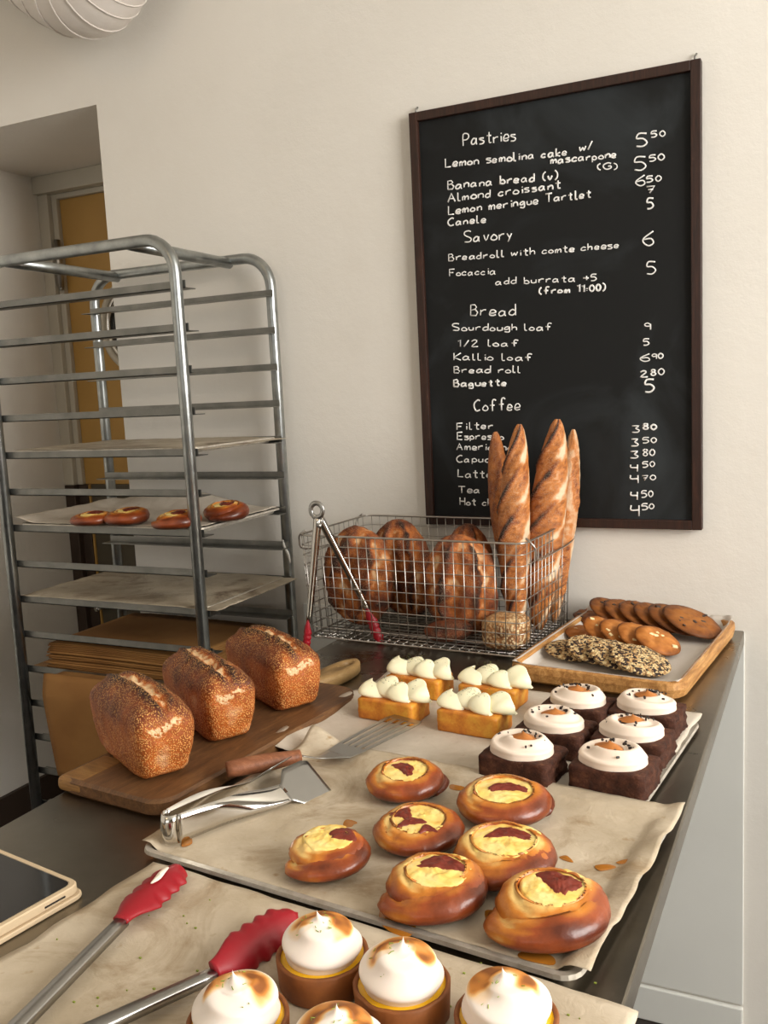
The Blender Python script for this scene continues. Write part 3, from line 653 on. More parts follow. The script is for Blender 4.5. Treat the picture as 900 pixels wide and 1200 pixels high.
def make_choc(seed):
    e = empty('chocolate_cake'); lx, ly, h = .092, .072, .034
    bm_obj('cake_slice', rough_block(lx, ly, h, seed, .005), choc_m, e)
    rd = random.Random(seed); ph = rd.uniform(0, 6); A, B = .043, .036; dx = -.001
    hx, hy = rd.uniform(-.006, .002), rd.uniform(.0, .006)
    def cr(u, v):
        th = 2*pi*u; r = 1-v
        wob = 1+.04*ns(cos(th)*1.5+seed, sin(th)*1.5)
        sp = sin(th*1.0-r*9+ph)
        z = h+.0185*(1-r**3.6)**.42+.0032*sp*ss(0, .3, r)*ss(1, .8, r)
        z -= .010*math.exp(-((A*r*cos(th)-hx)**2/.015**2+(B*r*sin(th)-hy)**2/.012**2))
        rr = r*wob*(1.0 if r < .98 else .97)
        if v == 0: z = h-.0005
        return Vector((A*rr*cos(th)+dx, B*rr*sin(th), z))
    def remap(u, v): return cr(u, v**1.6 if v < .5 else v*(1)-(.5-.5**1.6)*(1-v)/.5)
    gv, gf, _ = grid(56, 26, remap, True); mesh('whipped_cream', gv, gf, cream_m, e)
    def cara(u, v):
        th = 2*pi*u; k = 1+.2*ns(cos(th)+seed*2, sin(th)); x = .0185*k*v*cos(th); y = .0125*k*v*sin(th)
        return Vector((x+hx+dx, y+hy, h+.0150+.0055*(1-v*v)+.004*(1-v)*max(0, cos(th+1))))
    gv, gf, _ = grid(24, 7, cara, True); mesh('caramel', gv, gf, caramel_m, e)
    b = MB()
    for _ in range(22):
        th = rd.gauss(1.5, 1.3); r = rd.uniform(.35, .8); x = A*r*cos(th)+dx; y = B*r*sin(th); z = h+.0185*(1-r**3.6)**.42+.001; s = rd.uniform(.0010, .0020)
        M = Matrix.Translation((x, y, z)) @ Matrix.Rotation(rd.uniform(0, 3), 4, Vector((rd.random(), rd.random(), 1))); b.box((-s, -s*.7, -s*.6), (s, s*.7, s*.6), M)
    b.build('cacao_nibs', nib_m, e)['kind'] = 'stuff'
    return e
for i, (u, v, lb) in enumerate([(612, 888, 'front chocolate cake slice of the left row with swirled cream and caramel'), (650, 857, 'middle chocolate cake slice of the left row'), (678, 829, 'rear chocolate cake slice of the left row by the wooden tray'),
        (719, 900, 'front chocolate cake slice of the right row with caramel at the cream centre'), (741, 867, 'middle chocolate cake slice of the right row'), (758, 836, 'rear chocolate cake slice of the right row nearest the wooden tray')]):
    e = make_choc(i+1); p = at(u, v, ZP1+.025); e.location = (p.x, p.y, ZP1+.0012); e.rotation_euler = (0, 0, R(-6)); tag(e, lb, 'cake', 'chocolate cake slices with cream'); print('choc', p.x, p.y)

# ------------------------------------------------------------------ lemon semolina cakes
def make_lemon(seed):
    e = empty('lemon_cake'); lx, ly, h = .096, .058, .032; rd = random.Random(seed)
    bm_obj('cake_slice', rough_block(lx, ly, h, seed+50, .001), lem_m, e)
    # overlapping wedge-shaped waves of cream
    xs = (-.038, -.013, .012, .036)
    for k, x0 in enumerate(xs):
        L = (.054, .060)[k % 2]; hgt = (.022, .0265)[k % 2]+rd.uniform(-.002, .002); wd = (.016, .0185)[k % 2]; ang = R(-42)+rd.uniform(-.22, .22)
        sec = smooth_path([Vector((-.75, 0, 0)), Vector((-1.12, .22, 0)), Vector((-1.0, .52, 0)), Vector((-.45, .84, 0)), Vector((.25, 1.0, 0)), Vector((.62, 1.03, 0)), Vector((.50, .82, 0)), Vector((.45, .50, 0)), Vector((.70, .20, 0)), Vector((.95, 0, 0))], 3)
        ns_ = len(sec)
        def wave(u, v):
            q = sec[min(ns_-1, int(round(u*(ns_-1))))]; s = v; w_ = max(0, sin(pi*s))**.5
            bend = .010*(s-.5)*(s-.5)*4
            return Vector(((s-.5)*L-.004*q.y*w_*sin(k+1), q.x*wd*w_+bend+.003*sin(s*9+k)*q.y, max(-.001, hgt*q.y*w_*(1+.08*sin(s*8+k*2)))))
        gv, gf, _ = grid(ns_, 26, wave)
        M = Matrix.Translation((x0, (-.005, .006)[k % 2], h-.0005)) @ Matrix.Rotation(ang, 4, 'Z')
        mesh('cream_wave', [M @ p for p in gv], gf, masc_m, e)
    b = MB()
    for _ in range(60):
        x = rd.gauss(0, .02); y = rd.gauss(0, .012); z = h+.0235; s = rd.uniform(.0004, .0009)
        M = Matrix.Translation((x, y, z+rd.uniform(-.001, .0035))) @ Matrix.Rotation(rd.uniform(0, 3), 4, 'Z'); b.box((-s, -s*.6, -s*.3), (s, s*.6, s*.3), M)
    b.build('herb_specks', herb_m, e)['kind'] = 'stuff'
    return e
for i, (u, v, lb) in enumerate([(461, 824, 'lemon cake slice behind the slotted spatula tip'), (492, 797, 'rear left lemon cake slice near the wire basket'), (556, 838, 'front right lemon cake slice beside the chocolate cakes'), (578, 808, 'rear right lemon cake slice in front of the seeded loaf')]):
    e = make_lemon(i+1); p = at(u, v, ZP1+.022); e.location = (p.x, p.y, ZP1+.0012); e.rotation_euler = (0, 0, R(-5)); tag(e, lb, 'cake', 'lemon cake slices with cream'); print('lemon', p.x, p.y)

# ------------------------------------------------------------------ wooden cookie tray
WC = (-.180, -.243); WR = R(-6); WX, WY = .30, .44
def rring(ax, ay, z, rc, n=6):
    P = []
    for qx, qy, a0 in ((1, 1, 0), (-1, 1, pi/2), (-1, -1, pi), (1, -1, 3*pi/2)):
        for i in range(n): a = a0+pi/2*i/(n-1); P.append(Vector((qx*(ax-rc)+rc*cos(a), qy*(ay-rc)+rc*sin(a), z)))
    return P
def ringstack(rings, cap0=True, cap1=True):
    n = len(rings[0]); V = [p for r in rings for p in r]; Fc = []
    if cap0: Fc.append(tuple(reversed(range(n))))
    for j in range(len(rings)-1):
        for i in range(n): a = j*n+i; b = j*n+(i+1) % n; Fc.append((a, b, b+n, a+n))
    if cap1: Fc.append(tuple(range((len(rings)-1)*n, len(rings)*n)))
    return V, Fc
ax, ay = WX/2, WY/2
V, Fc = ringstack([rring(ax-.012, ay-.012, 0, .03), rring(ax-.003, ay-.003, .006, .036), rring(ax, ay, .02, .036), rring(ax-.001, ay-.001, .031, .036), rring(ax-.007, ay-.007, .033, .032), rring(ax-.013, ay-.013, .030, .028), rring(ax-.018, ay-.018, .014, .024), rring(ax-.022, ay-.022, .012, .02)])
wt = mesh('wooden_tray', V, Fc, acacia, None, False); wt.location = (WC[0], WC[1], T); wt.rotation_euler = (0, 0, WR)
tag(wt, 'rounded pale wooden serving tray holding rows of cookies at the far corner', 'tray')
def liner(u, v):
    x = (u-.5)*(WX-.012); y = (v-.5)*(WY-.012); e = max(abs(x)-(ax-.022), 0)+max(abs(y)-(ay-.022), 0)
    h = .0128+min(.0225, e*1.3)+.0006*abs(fb(x*12, y*12, 3)); 
    if u > .85 and v > .9: h += .004
    if u < .1 and v > .93: h += .008
    return Vector((x*.985, y*.985, h))
V, Fc, _ = grid(50, 60, liner); ln = mesh('parchment_liner', V, Fc, parch_g); ln.location = wt.location; ln.rotation_euler = wt.rotation_euler
ln.modifiers.new('t', 'SOLIDIFY').thickness = .0003; tag(ln, 'smooth grey baking paper lining the wooden cookie tray', 'parchment')
def make_cookie(name, r, th, mat, seed, bits=None, nb=10):
    rd = random.Random(seed)
    def ck(u, v):
        t = 2*pi*u
        if v < .5: q = v*2; rr = r*q; z = 0
        else: q = (1-v)*2; rr = r*q; z = th*(1-.55*q**4)**1+.0030*fb(rr*cos(t)*55, rr*sin(t)*55, seed)
        if v == .5: z = th*.4
        rr *= 1+.03*ns(cos(t)*1.3+seed, sin(t)*1.3)
        if v > .5 and q > .98: z = th*.45
        tone = .55 if v < .5 else .25+.4*ss(.55, 1, q)-.8*max(0, ns(cos(t)*q*3+seed, sin(t)*q*3, 5))*.5+.3*abs(ns(rr*cos(t)*90, rr*sin(t)*90, seed))
        return Vector((rr*cos(t), rr*sin(t), z)), tone
    gv, gf, tn = grid(40, 23, ck, True, ('tone',))
    o = mesh(name, gv, gf, mat, None, tone=tn)
    if bits:
        for k in range(nb):
            a = rd.uniform(0, 6.28); q = rd.uniform(.1, .82)*r; s = rd.uniform(.003, .0055); b = MB()
            M = Matrix.Translation((q*cos(a), q*sin(a), th*.93-.0012)) @ Matrix.Rotation(rd.uniform(0, 3), 4, 'Z'); b.box((-s, -s*.7, -.002), (s, s*.7, .0018), M); x = b.build('chocolate_chunk', bits, o); bevel(x, .0008, 1)
    return o
def lay(o, u, v, z, tilt, az, roll=0):
    p = at(u, v, z); o.location = p; o.rotation_euler = (Matrix.Rotation(az, 3, 'Z') @ Matrix.Rotation(tilt, 3, 'Y')).to_euler()
    return o
Z0 = T+.0135
ROWAZ = R(0)
dark = [(826, 731, 'foremost large dark cookie leaning at the right end of the back row'), (795, 724, 'second large dark cookie from the right of the back row'), (772, 722, 'third dark cookie from the right of the back row'), (750, 722, 'fourth dark cookie from the right of the back row'), (733, 721, 'fifth dark cookie from the right of the back row'), (715, 721, 'sixth dark cookie from the right of the back row'), (700, 724, 'leftmost dark cookie of the back row by the basket')]
def row(specs, r, th, mat, bits, nb, name, grp, n, p0, p1, tilt0, seed0, labels):
    for i in range(n):
        t = i/(n-1); p = p0.lerp(p1, t)
        o = make_cookie(name, r*(1+(.10*ss(.6, 1, t) if n == 7 else 0)), th, mat, seed0+i, bits, nb)
        tl = tilt0 if i else R(6)
        # leaning cookies: lower rim rests on the tray, upper rim on the one behind
        up = r*sin(tl); o.location = (p.x, p.y, Z0+.0012+up+i*.0006)
        d = (p1-p0).normalized(); ax_ = Vector((-d.y, d.x, 0))
        o.rotation_euler = Matrix.Rotation(tl, 3, ax_).to_euler()
        tag(o, labels[i], 'cookie', grp)
nm = ['leftmost', 'second from the left', 'third from the left', 'fourth from the left', 'fifth from the left', 'sixth from the left', 'rightmost']
pb0 = at(700, 728, T+.03); pb1 = at(812, 738, T+.05)
row(None, .053, .010, cook_d, choco_m, 9, 'chocolate_chunk_cookie', 'dark chocolate cookies', 7, Vector((-.275, -.065, 0)), Vector((-.085, -.125, 0)), R(24), 100, [f'dark brown chocolate cookie in the back row, {q} of seven' for q in nm])
nm5 = ['leftmost', 'second from the left', 'middle one', 'second from the right', 'rightmost with pale chunks']
row(None, .043, .011, cook_g, white_choc, 6, 'white_chocolate_cookie', 'golden cookies', 5, Vector((-.270, -.190, 0)), Vector((-.128, -.258, 0)), R(26), 200, [f'golden cookie in the middle row, {q} of five' for q in nm5])
nm4 = ['leftmost', 'second from the left', 'second from the right', 'rightmost']
row(None, .052, .012, cook_s, None, 0, 'seeded_cookie', 'seed covered cookies', 4, Vector((-.268, -.310, 0)), Vector((-.138, -.372, 0)), R(17), 300, [f'sesame crusted cookie in the front row of the wooden tray, {q}' for q in nm4])

# ------------------------------------------------------------------ cutting board and pan loaves
def P2(u, v, z): p = at(u, v, z); return (p.x, p.y)
BZ = .022
cbd = empty('cutting_board', (-.655, -.816, T), R(-6), 'dark oak cutting board with a ring handle under the three pan loaves', 'cutting board')
def outline(n0=8):
    P = []
    def arc(cx, cy, r, a0, a1, n=7):
        for i in range(n+1): a = a0+(a1-a0)*i/n; P.append(Vector((cx+r*cos(a), cy+r*sin(a), 0)))
    x0, x1, y0, y1 = -.098, .098, -.255, .215
    arc(x0+.03, y0+.03, .03, pi, 1.5*pi); arc(x1-.03, y0+.03, .03, 1.5*pi, 2*pi); arc(x1-.05, y1-.05, .05, 0, .5*pi)
    arc(x0+.05, y1-.05, .05, .5*pi, pi)
    return P
def extr(P, h, bv=.004):
    c = sum(P, Vector())/len(P)
    def off(d, z): return [Vector((p.x+(c.x-p.x)*d/max(.05, abs(p.x-c.x)+.02), p.y+(c.y-p.y)*d/max(.05, abs(p.y-c.y)+.02), z)) for p in P]
    return ringstack([off(bv, 0), off(0, bv), off(0, h-bv), off(bv, h)])
V, Fc = extr(outline(), BZ); o = mesh('board_plank', V, Fc, oak_dark, cbd, False)
# pale end strip and handle
b = MB(); b.box((-.0985, -.2555, .0013), (-.045, -.17, BZ+.0004)); bevel(b.build('end_strip', oak_end, cbd), .008, 3)
hp = []
for i in range(40):
    a = 2*pi*i/40; x = .026*cos(a); y = .075*sin(a)
    if y < 0: x *= 1-.25*(-y/.075)
    hp.append(Vector((x-.017, .283+y, 0)))
hi = [Vector((-.017+(p.x+.017)*.38, .318+(p.y-.283)*.24, 0)) for p in hp]; n = 40
Vh = []; Fh = []
for ring_, z in ((hp, 0.002), ([q*1 for q in hp], BZ-.005), ([Vector((-.017+(q.x+.017)*.84, .283+(q.y-.283)*.94, 0)) for q in hp], BZ), ([Vector((-.017+(q.x+.017)*1.3, .318+(q.y-.318)*1.25, 0)) for q in hi], BZ), (hi, BZ-.004), (hi, .002)):
    Vh += [Vector((q.x, q.y, z)) for q in ring_]
for j in range(6):
    for i in range(n): a = j*n+i; b2 = j*n+(i+1) % n; c2 = ((j+1) % 6)*n; Fh.append((a, b2, c2+(i+1) % n, c2+i))
mesh('handle', Vh, Fh, oak_handle, cbd)['label'] = 'paler wooden ring handle'

def make_pan_loaf(seed, L=.19, W=.084, H=.088):
    """tin-baked loaf, length along x, +x end towards the viewer; score runs along the top"""
    bm = bmesh.new(); bmesh.ops.create_cube(bm, size=2); bmesh.ops.subdivide_edges(bm, edges=bm.edges[:], cuts=47, use_grid_fill=True)
    tone = []
    for v in bm.verts:
        p = v.co.copy(); k = 7; p /= (abs(p.x)**k+abs(p.y)**k+abs(p.z)**k)**(1/k)
        x, y, z = p; top = ss(.0, 1, z)
        tap = .86+.14*ss(-1, .3, z)
        q = Vector((x*L/2*(.9+.1*ss(-1, .2, z)), y*W/2*tap*(1+.03*top), (z+1)/2*H))
        dome = (1-abs(x)**2.6)*.5+.5; dm = (1-(abs(y)**2.2)*.85)
        if z > 0: q.z = H*.5+(q.z-H*.5)*(1+.52*dome*dm-.16); 
        # score
        cy = .10*sin(x*2+seed)+.04*ns(x*3, seed); wd = .25*(1-.5*x*x)+.09*ns(x*6, seed*2)
        s = (y-cy)/max(.05, wd); inn = math.exp(-s*s*1.6)*ss(.3, .8, z)*ss(1.0, .72, abs(x)); rim = math.exp(-((abs(s)-1.5)/.5)**2)*ss(.3, .8, z)*ss(1, .8, abs(x))
        q.z += -.004*inn+.006*rim*(1 if s < 0 else .6)+.0055*fb(q.x*75, q.y*75, seed)*inn
        nse = fb(q.x*26, q.y*26, q.z*26+seed)
        q += p*.0014*nse+p*.0006*fb(q.x*160, q.y*160, q.z*160)
        q.z = max(0, q.z)
        t = .36+.18*nse+.46*ss(.35, .95, z)*(.6+.4*ns(x*3+seed, y*3))+.3*rim-.80*inn*(.35+1.0*max(0, .45+ns(q.x*110, q.y*110, seed)))
        if x > .8: # pale tear on the front end
            fz = q.z/H-.80-.05*sin(y*5); t -= .85*math.exp(-(fz/.055)**2)*ss(.75, .3, abs(y+.05))*ss(-.2, .25, ns(y*9, z*14, seed)+.15)
        if y < -.8: t += .0
        tone.append(t); v.co = q
    return bm_obj('seeded_pan_loaf', bm, pan_m, None, tone)
for i, (x, y, az, sc, lb) in enumerate([(-.703, -.972, -29, (1.06, 1.0, 1.06), 'nearest grain-crusted pan loaf on the end of the cutting board'), (-.692, -.834, -31, (1.03, .95, 1.04), 'middle grain-crusted pan loaf on the cutting board'), (-.668, -.692, -30, (1.05, 1.0, 1.03), 'farthest pan loaf on the board beside the ring handle')]):
    o = make_pan_loaf(i*3+1); o.location = (x, y, T+BZ+.0004); o.rotation_euler = (0, 0, R(az)); o.scale = sc; tag(o, lb, 'bread', 'pan loaves')

# ------------------------------------------------------------------ wire basket
KB = Vector((-.585, -.18, T)); KA = R(-3); KX, KY = .245, .142; KZ0, KZ1 = .008, .222
kb = empty('wire_basket', KB, KA, 'rectangular chrome wire basket full of loaves and baguettes by the wall', 'basket')
def kxy(z): k = .965+.035*(z-KZ0)/(KZ1-KZ0); return KX*k, KY*k
def loop(z, rc=.018, g=0):
    x, y = kxy(z); x += g; y += g; return [Vector((p.x, p.y, z)) for p in rring(x, y, z, rc, 5)]
nz = 11
for i in range(nz):
    z = KZ0+(KZ1-KZ0)*i/(nz-1); b = MB(); b.tube(loop(z), .0011 if 0 < i < nz-1 else .0022, 6, closed=True); b.build('rim_wire' if i == nz-1 else 'wire', wire_m, kb, True)
def vert(fx, fy, ox, oy):
    b = MB(); x0, y0 = kxy(KZ0); x1, y1 = kxy(KZ1)
    b.tube([Vector((fx*x0+ox*.0, fy*y0, KZ0)), Vector((fx*x1, fy*y1, KZ1+.001))], .0010, 6); b.build('wire', wire_m, kb, True)
nx_, ny_ = 23, 13
for i in range(nx_):
    f_ = -1+2*(i+.5)/nx_; vert(f_*.985, -1.006, 0, -1); vert(f_*.985, 1.006, 0, 1)
for i in range(ny_):
    f_ = -1+2*(i+.5)/ny_; vert(-1.004, f_*.97, -1, 0); vert(1.004, f_*.97, 1, 0)
for i in range(nx_):
    f_ = -1+2*(i+.5)/nx_; b = MB(); x0, y0 = kxy(KZ0); b.tube([(f_*x0*.985, -y0, KZ0-.0015), (f_*x0*.985, y0, KZ0-.0015)], .0012, 5); b.build('wire', wire_m, kb, True)
for i in range(ny_):
    f_ = -1+2*(i+.5)/ny_; b = MB(); x0, y0 = kxy(KZ0); b.tube([(-x0, f_*y0*.97, KZ0+.001), (x0, f_*y0*.97, KZ0+.001)], .0012, 5); b.build('wire', wire_m, kb, True)
for sx in (-1, 1): # bail handles folded down at both ends
    x1 = KX; P = [Vector((sx*(x1-.004), -.118, KZ1+.006)), Vector((sx*(x1+.006), -.122, KZ1)), Vector((sx*(x1+.014), -.118, KZ1-.014)), Vector((sx*(x1+.012), -.104, KZ1-.036)), Vector((sx*(x1+.006), 0, KZ1-.042)), Vector((sx*(x1+.012), .104, KZ1-.036)), Vector((sx*(x1+.014), .118, KZ1-.014)), Vector((sx*(x1+.006), .122, KZ1)), Vector((sx*(x1-.004), .118, KZ1+.006))]
    b = MB(); b.tube(smooth_path(P, 4), .002, 7); b.build('bail_handle', wire_m, kb, True)
for x in (-.2, .2):
    b = MB(); b.tube([(x, -.12, .003), (x, .12, .003)], .0028, 6); b.build('foot_wire', wire_m, kb, True)
def kw(x, y, z): # basket's own coordinates -> world
    a, b_ = rot2(x, y, KA); return Vector((KB.x+a, KB.y+b_, KB.z+z))

# sourdough loaves standing in the basket
def make_sour(seed, a=.062, b=.045, h=.20):
    """batard, long axis z, scored face towards -y; stands on its end"""
    bm = bmesh.new(); bmesh.ops.create_uvsphere(bm, u_segments=128, v_segments=100, radius=1)
    tone = []
    for v in bm.verts:
        x, y, z = v.co; k = (1-abs(z)**2.4)**.5 if abs(z) < 1 else 0; k0 = math.sqrt(max(1e-6, 1-z*z)); f_ = k/k0 if k0 > .02 else 1
        th = math.atan2(x, -y) # 0 at the front
        q = Vector((x*f_*a, y*f_*b, z*h/2)); tn = .45
        for c0, wd, dp in ((-.95+.3*z, .2, 1.3), (-.1+.35*z, .26, 1.6), (.85+.25*z, .2, 1.2)):
            s = (th-c0-.16*ns(z*3.5, seed+c0)-.05*ns(z*14, seed))/wd; g = math.exp(-s*s*1.5)*ss(1, .75, abs(z)); e = math.exp(-((s+1.35)/.4)**2)*ss(1, .75, abs(z))
            d = Vector((x, y, 0)); q += d*(.006*e-.006*g)*dp; tn += .4*e-.42*g*(.7+.6*ns(q.x*80, q.z*80, seed))
        nse = fb(q.x*22, q.y*22, q.z*22+seed*5); q += v.co*.0042*nse+v.co*.0012*fb(q.x*90, q.y*90, q.z*90); tn += .45*nse+.24*fb(q.x*75, q.y*75, q.z*45+seed)+.10+.12*ss(.0, -.5, y*-1)
        q.z += h/2; tone.append(tn); v.co = q
    return bm_obj('sourdough_loaf', bm, sour_m, None, tone)
for i, (u, v, yy, az, tlt, a, b_, h, lb) in enumerate([(424, 690, -.225, -8, 9, .083, .045, .212, 'big scored sourdough loaf at the left front of the basket behind the tong arm'), (541, 678, -.245, 14, -4, .070, .048, .205, 'big scored sourdough loaf standing in the middle front of the basket'),
        (474, 672, -.135, 0, -8, .066, .044, .215, 'rear sourdough loaf whose dusty end shows between the two front loaves'), (553, 668, -.12, 0, -3, .052, .040, .205, 'rear sourdough loaf half hidden at the foot of the baguettes')]):
    o = make_sour(i+1, a, b_, h); p = at(u, v, y=yy); o.location = (p.x-sin(R(tlt))*h/2, yy, KB.z+KZ0+.008+abs(sin(R(tlt)))*a*.3); o.rotation_euler = (R(2), R(tlt), KA+R(az)); tag(o, lb, 'bread', 'sourdough loaves in the basket')
bm = bmesh.new(); bmesh.ops.create_uvsphere(bm, u_segments=48, v_segments=30, radius=1); tone = []
for v in bm.verts:
    p = v.co; nse = fb(p.x*2, p.y*2, p.z*2+9); tone.append(.75+.3*nse); v.co = Vector((p.x*.05, p.y*.032, p.z*.022))*(1+.05*nse)
o = bm_obj('dark_roll', bm, sour_m, None, tone); o.location = kw(.072, -.105, KZ0+.030); o.rotation_euler = (0, R(-6), R(10)); tag(o, 'small dark bread lying on the basket floor left of the seeded loaf', 'bread')
bm = bmesh.new(); bmesh.ops.create_cube(bm, size=2); bmesh.ops.subdivide_edges(bm, edges=bm.edges[:], cuts=31, use_grid_fill=True); tone = []
for v in bm.verts:
    p = v.co.copy(); k = 4.0; p /= (abs(p.x)**k+abs(p.y)**k+abs(p.z)**k)**(1/k); nse = fb(p.x*3, p.y*3, p.z*3)
    q = Vector((p.x*.041, p.y*.039, p.z*.031+.031)); q += p*(.0014*nse+.0012*ns(p.x*28, p.y*28, p.z*28)); q.z = max(0, q.z); tone.append(.45+.3*nse-.25*ss(.2, 1, p.z)); v.co = q
o = bm_obj('seeded_rye_loaf', bm, rye_m, None, tone); o.location = kw(.187, -.092, KZ0+.004); o.rotation_euler = (0, 0, R(-8)); tag(o, 'small square loaf covered in pale seeds at the front right of the basket', 'bread')

# baguettes
def make_bag(seed, L=.40, r=.026, scores=5, hand=1, face=0.0, flour=.2):
    N, M = 110, 36
    def bg(u, v):
        th = 2*pi*u; rr = r*(sin(pi*min(max(v*.985+.009, 0), 1)))**.5
        z = v*L; cx = .004*sin(v*5+seed); cy = .003*sin(v*4+seed*2)
        t = .46+.2*ns(v*9, th, seed); d = 0; cov = 0
        for k in range(scores):
            c0 = (k+.6)/(scores+.2); dv = v-c0; ang = (th+pi/2-face+pi) % (2*pi)-pi
            # slash: a long diagonal opening
            s = (ang-hand*dv*8.5)/.52; lim = ss(.15, .10, abs(dv))
            g = math.exp(-s*s*1.2)*lim; e = math.exp(-((s+1.25*hand)/.33)**2)*lim
            d += .0052*e-.0022*g; t += .75*e; t += (.26+.62*abs(ns(v*50, th*6, seed))-t)*min(1, g*1.3)-.42*math.exp(-((s-1.9)/.45)**2)*lim; cov = max(cov, g)
        fl = ss(.0, .6, .25*ns(v*5+seed, th*1.2, 4)+flour)*(1-ss(.15, .5, cov))*(1-min(1, max(0, d)*600)); t -= .30*fl; d += cov*.0012*fb(v*60, th*6, seed)
        d += .0011*fb(v*24, th*2.5, seed); t += .13*fb(v*40, cos(th)*2.5, sin(th)*2.5+seed)
        rr2 = rr+d*(1 if 0.02 < v < .98 else 0)
        return Vector((cx+rr2*cos(th), cy+rr2*sin(th), z)), t
    gv, gf, tn = grid(M, N, bg, True, ('tone',)); return mesh('baguette', gv, gf, bag_m, None, tone=tn)
def aim(o, base, top):
    z = (top-base).normalized(); y = (base-CP); y = (y-z*y.dot(z)).normalized(); x = y.cross(z)
    m = Matrix((x, y, z)).transposed().to_4x4(); o.rotation_euler = m.to_euler(); o.location = base
bags = [(kw(.148, .070, KZ0+.006), at(581, 506, y=-.095), .5, .3, 2, .0, 'leftmost baguette, evenly brown and dusty, standing in the basket'),
        (kw(.172, -.012, KZ0+.006), at(607, 497, y=-.168), 1, 0, 5, .25, 'second baguette from the left with long spiral scores'),
        (kw(.205, .040, KZ0+.006), at(651, 491, y=-.120), 1, 0, 5, .25, 'tallest and thickest baguette, third from the left, deeply scored'),
        (kw(.222, .098, KZ0+.006), at(671, 503, y=-.058), -.3, 1.5, 1, .45, 'rightmost pale floury baguette in the basket')]
for i, (b0, t0, hd, fc, scn, fl, lb) in enumerate(bags):
    o = make_bag(i+1, (t0-b0).length, (.028, .031, .037, .023)[i], max(2, scn), hd, .5*fc, fl); aim(o, b0, t0); tag(o, lb, 'baguette', 'baguettes in the basket')
# ------------------------------------------------------------------ tongs
def tong_head(L=.085, W=.017, sgn=1):
    """scalloped silicone tip along +x, width y, cupped down"""
    def hd(u, v):
        s = v; wd = W*(.42+.58*ss(0, .35, s))*math.sqrt(max(.0, 1-max(0, (s-.72)/.28)**2.2)); sc = 1+.09*sin(s*pi*2*6.5)*ss(.25, .4, s)
        th = 2*pi*u; c, d = cos(th), sin(th)
        x = s*L; y = wd*sc*c; z = .0042*d*(1 if s < .96 else .4)-.006*(c*c)*(ss(.1, .4, s))+.004*sin(pi*s)*.6
        return Vector((x, y, z))
    gv, gf, _ = grid(20, 60, hd, True); n = len(gv); gf.append(tuple(range(19, -1, -1))); gf.append(tuple(range(n-20, n)))
    return gv, gf
def channel(P, w0, w1, mat, name, parent, t=.0009, depth=.006, n=14):
    """C-section arm swept from P[0] to P[1]; P are (point), up given"""
    a, b_ = Vector(P[0]), Vector(P[1]); d = (b_-a).normalized(); up = Vector(P[2]); sd = d.cross(up).normalized(); up = sd.cross(d)
    sec = [(-1, -depth), (-1, 0), (-.85, .0016), (0, .0024), (.85, .0016), (1, 0), (1, -depth)]; V = []; Fc = []
    for i in range(n+1):
        p = a.lerp(b_, i/n); w_ = w0+(w1-w0)*i/n
        for y, z in sec: V.append(p+sd*y*w_+up*z)
    m_ = len(sec)
    for i in range(n):
        for k in range(m_-1): q = i*m_+k; Fc.append((q, q+1, q+m_+1, q+m_))
    o = mesh(name, V, Fc, mat, parent); md = o.modifiers.new('t', 'SOLIDIFY'); md.thickness = t; return o
ztg = ZP3+.016
h0 = at(8, 1204, ztg); 
A1 = at(144, 1076, ztg); A2 = at(213, 1012, ztg-.004); B1 = at(255, 1137, ztg); B2 = at(352, 1072, ztg-.004)
dA = (A1-at(25, 1195, ztg)).normalized(); dB = (B1-at(115, 1200, ztg)).normalized()
# the arms meet at a hinge beyond the lower frame edge
den = dA.x*dB.y-dA.y*dB.x; tt_ = ((B1.x-A1.x)*dB.y-(B1.y-A1.y)*dB.x)/den; hinge = A1+dA*tt_
if (hinge-A1).length > .30 or (hinge-A1).dot(dA) > 0: hinge = A1-dA*.24
print('hinge', hinge, A1, B1, (hinge-A1).length, (hinge-B1).length)
tg = empty('red_tipped_tongs', hinge, 0, 'open steel tongs with red silicone tips lying on the front baking paper', 'tongs')
for (q1, q2) in ((A1, A2), (B1, B2)):
    loc1 = q1-hinge; channel([(0, 0, 0), loc1, (0, 0, 1)], .0085, .0062, satin, 'arm', tg)
    d = (q2-q1); L = d.length; az = math.atan2(d.y, d.x); gv, gf = tong_head(L, .0195 if q1 is A1 else .0185)
    M = Matrix.Translation(loc1-d.normalized()*.004) @ Matrix.Rotation(az, 4, 'Z') @ Matrix.Rotation(R(2), 4, 'Y') @ Matrix.Translation((0, 0, 0 if q1 is A1 else .003)) @ Matrix.Rotation(R(6 if q1 is A1 else 38), 4, 'X'); hd_ = mesh('silicone_tip', [M @ p for p in gv], gf, red, tg)
    if q1 is A1:
        gv, gf, _ = grid(20, 6, lambda u, v: Vector((L*.66+.017*v*cos(2*pi*u)*(1+.15*ns(u*5, 1)), .0015+.0036*v*sin(2*pi*u)+.001*sin(cos(2*pi*u)*3), .0080+.0015*(1-v*v))), True)
        mesh('meringue_smear', [M @ p for p in gv], gf, cream_smear, hd_)
b = MB(); b.tube([(0, 0, -.012), (0, 0, .006)], .004, 10); b.build('pivot_pin', satin, tg, True)
b = MB(); q = -(dA+dB).normalized()*.03; b.tube([q+Vector((cos(a)*.012, sin(a)*.012, -.004)) for a in [2*pi*i/20 for i in range(20)]], .002, 6, closed=True); b.tube([q*.6+Vector((0, 0, -.004)), Vector((0, 0, -.004))], .002, 6); b.build('hanging_loop', satin, tg, True)

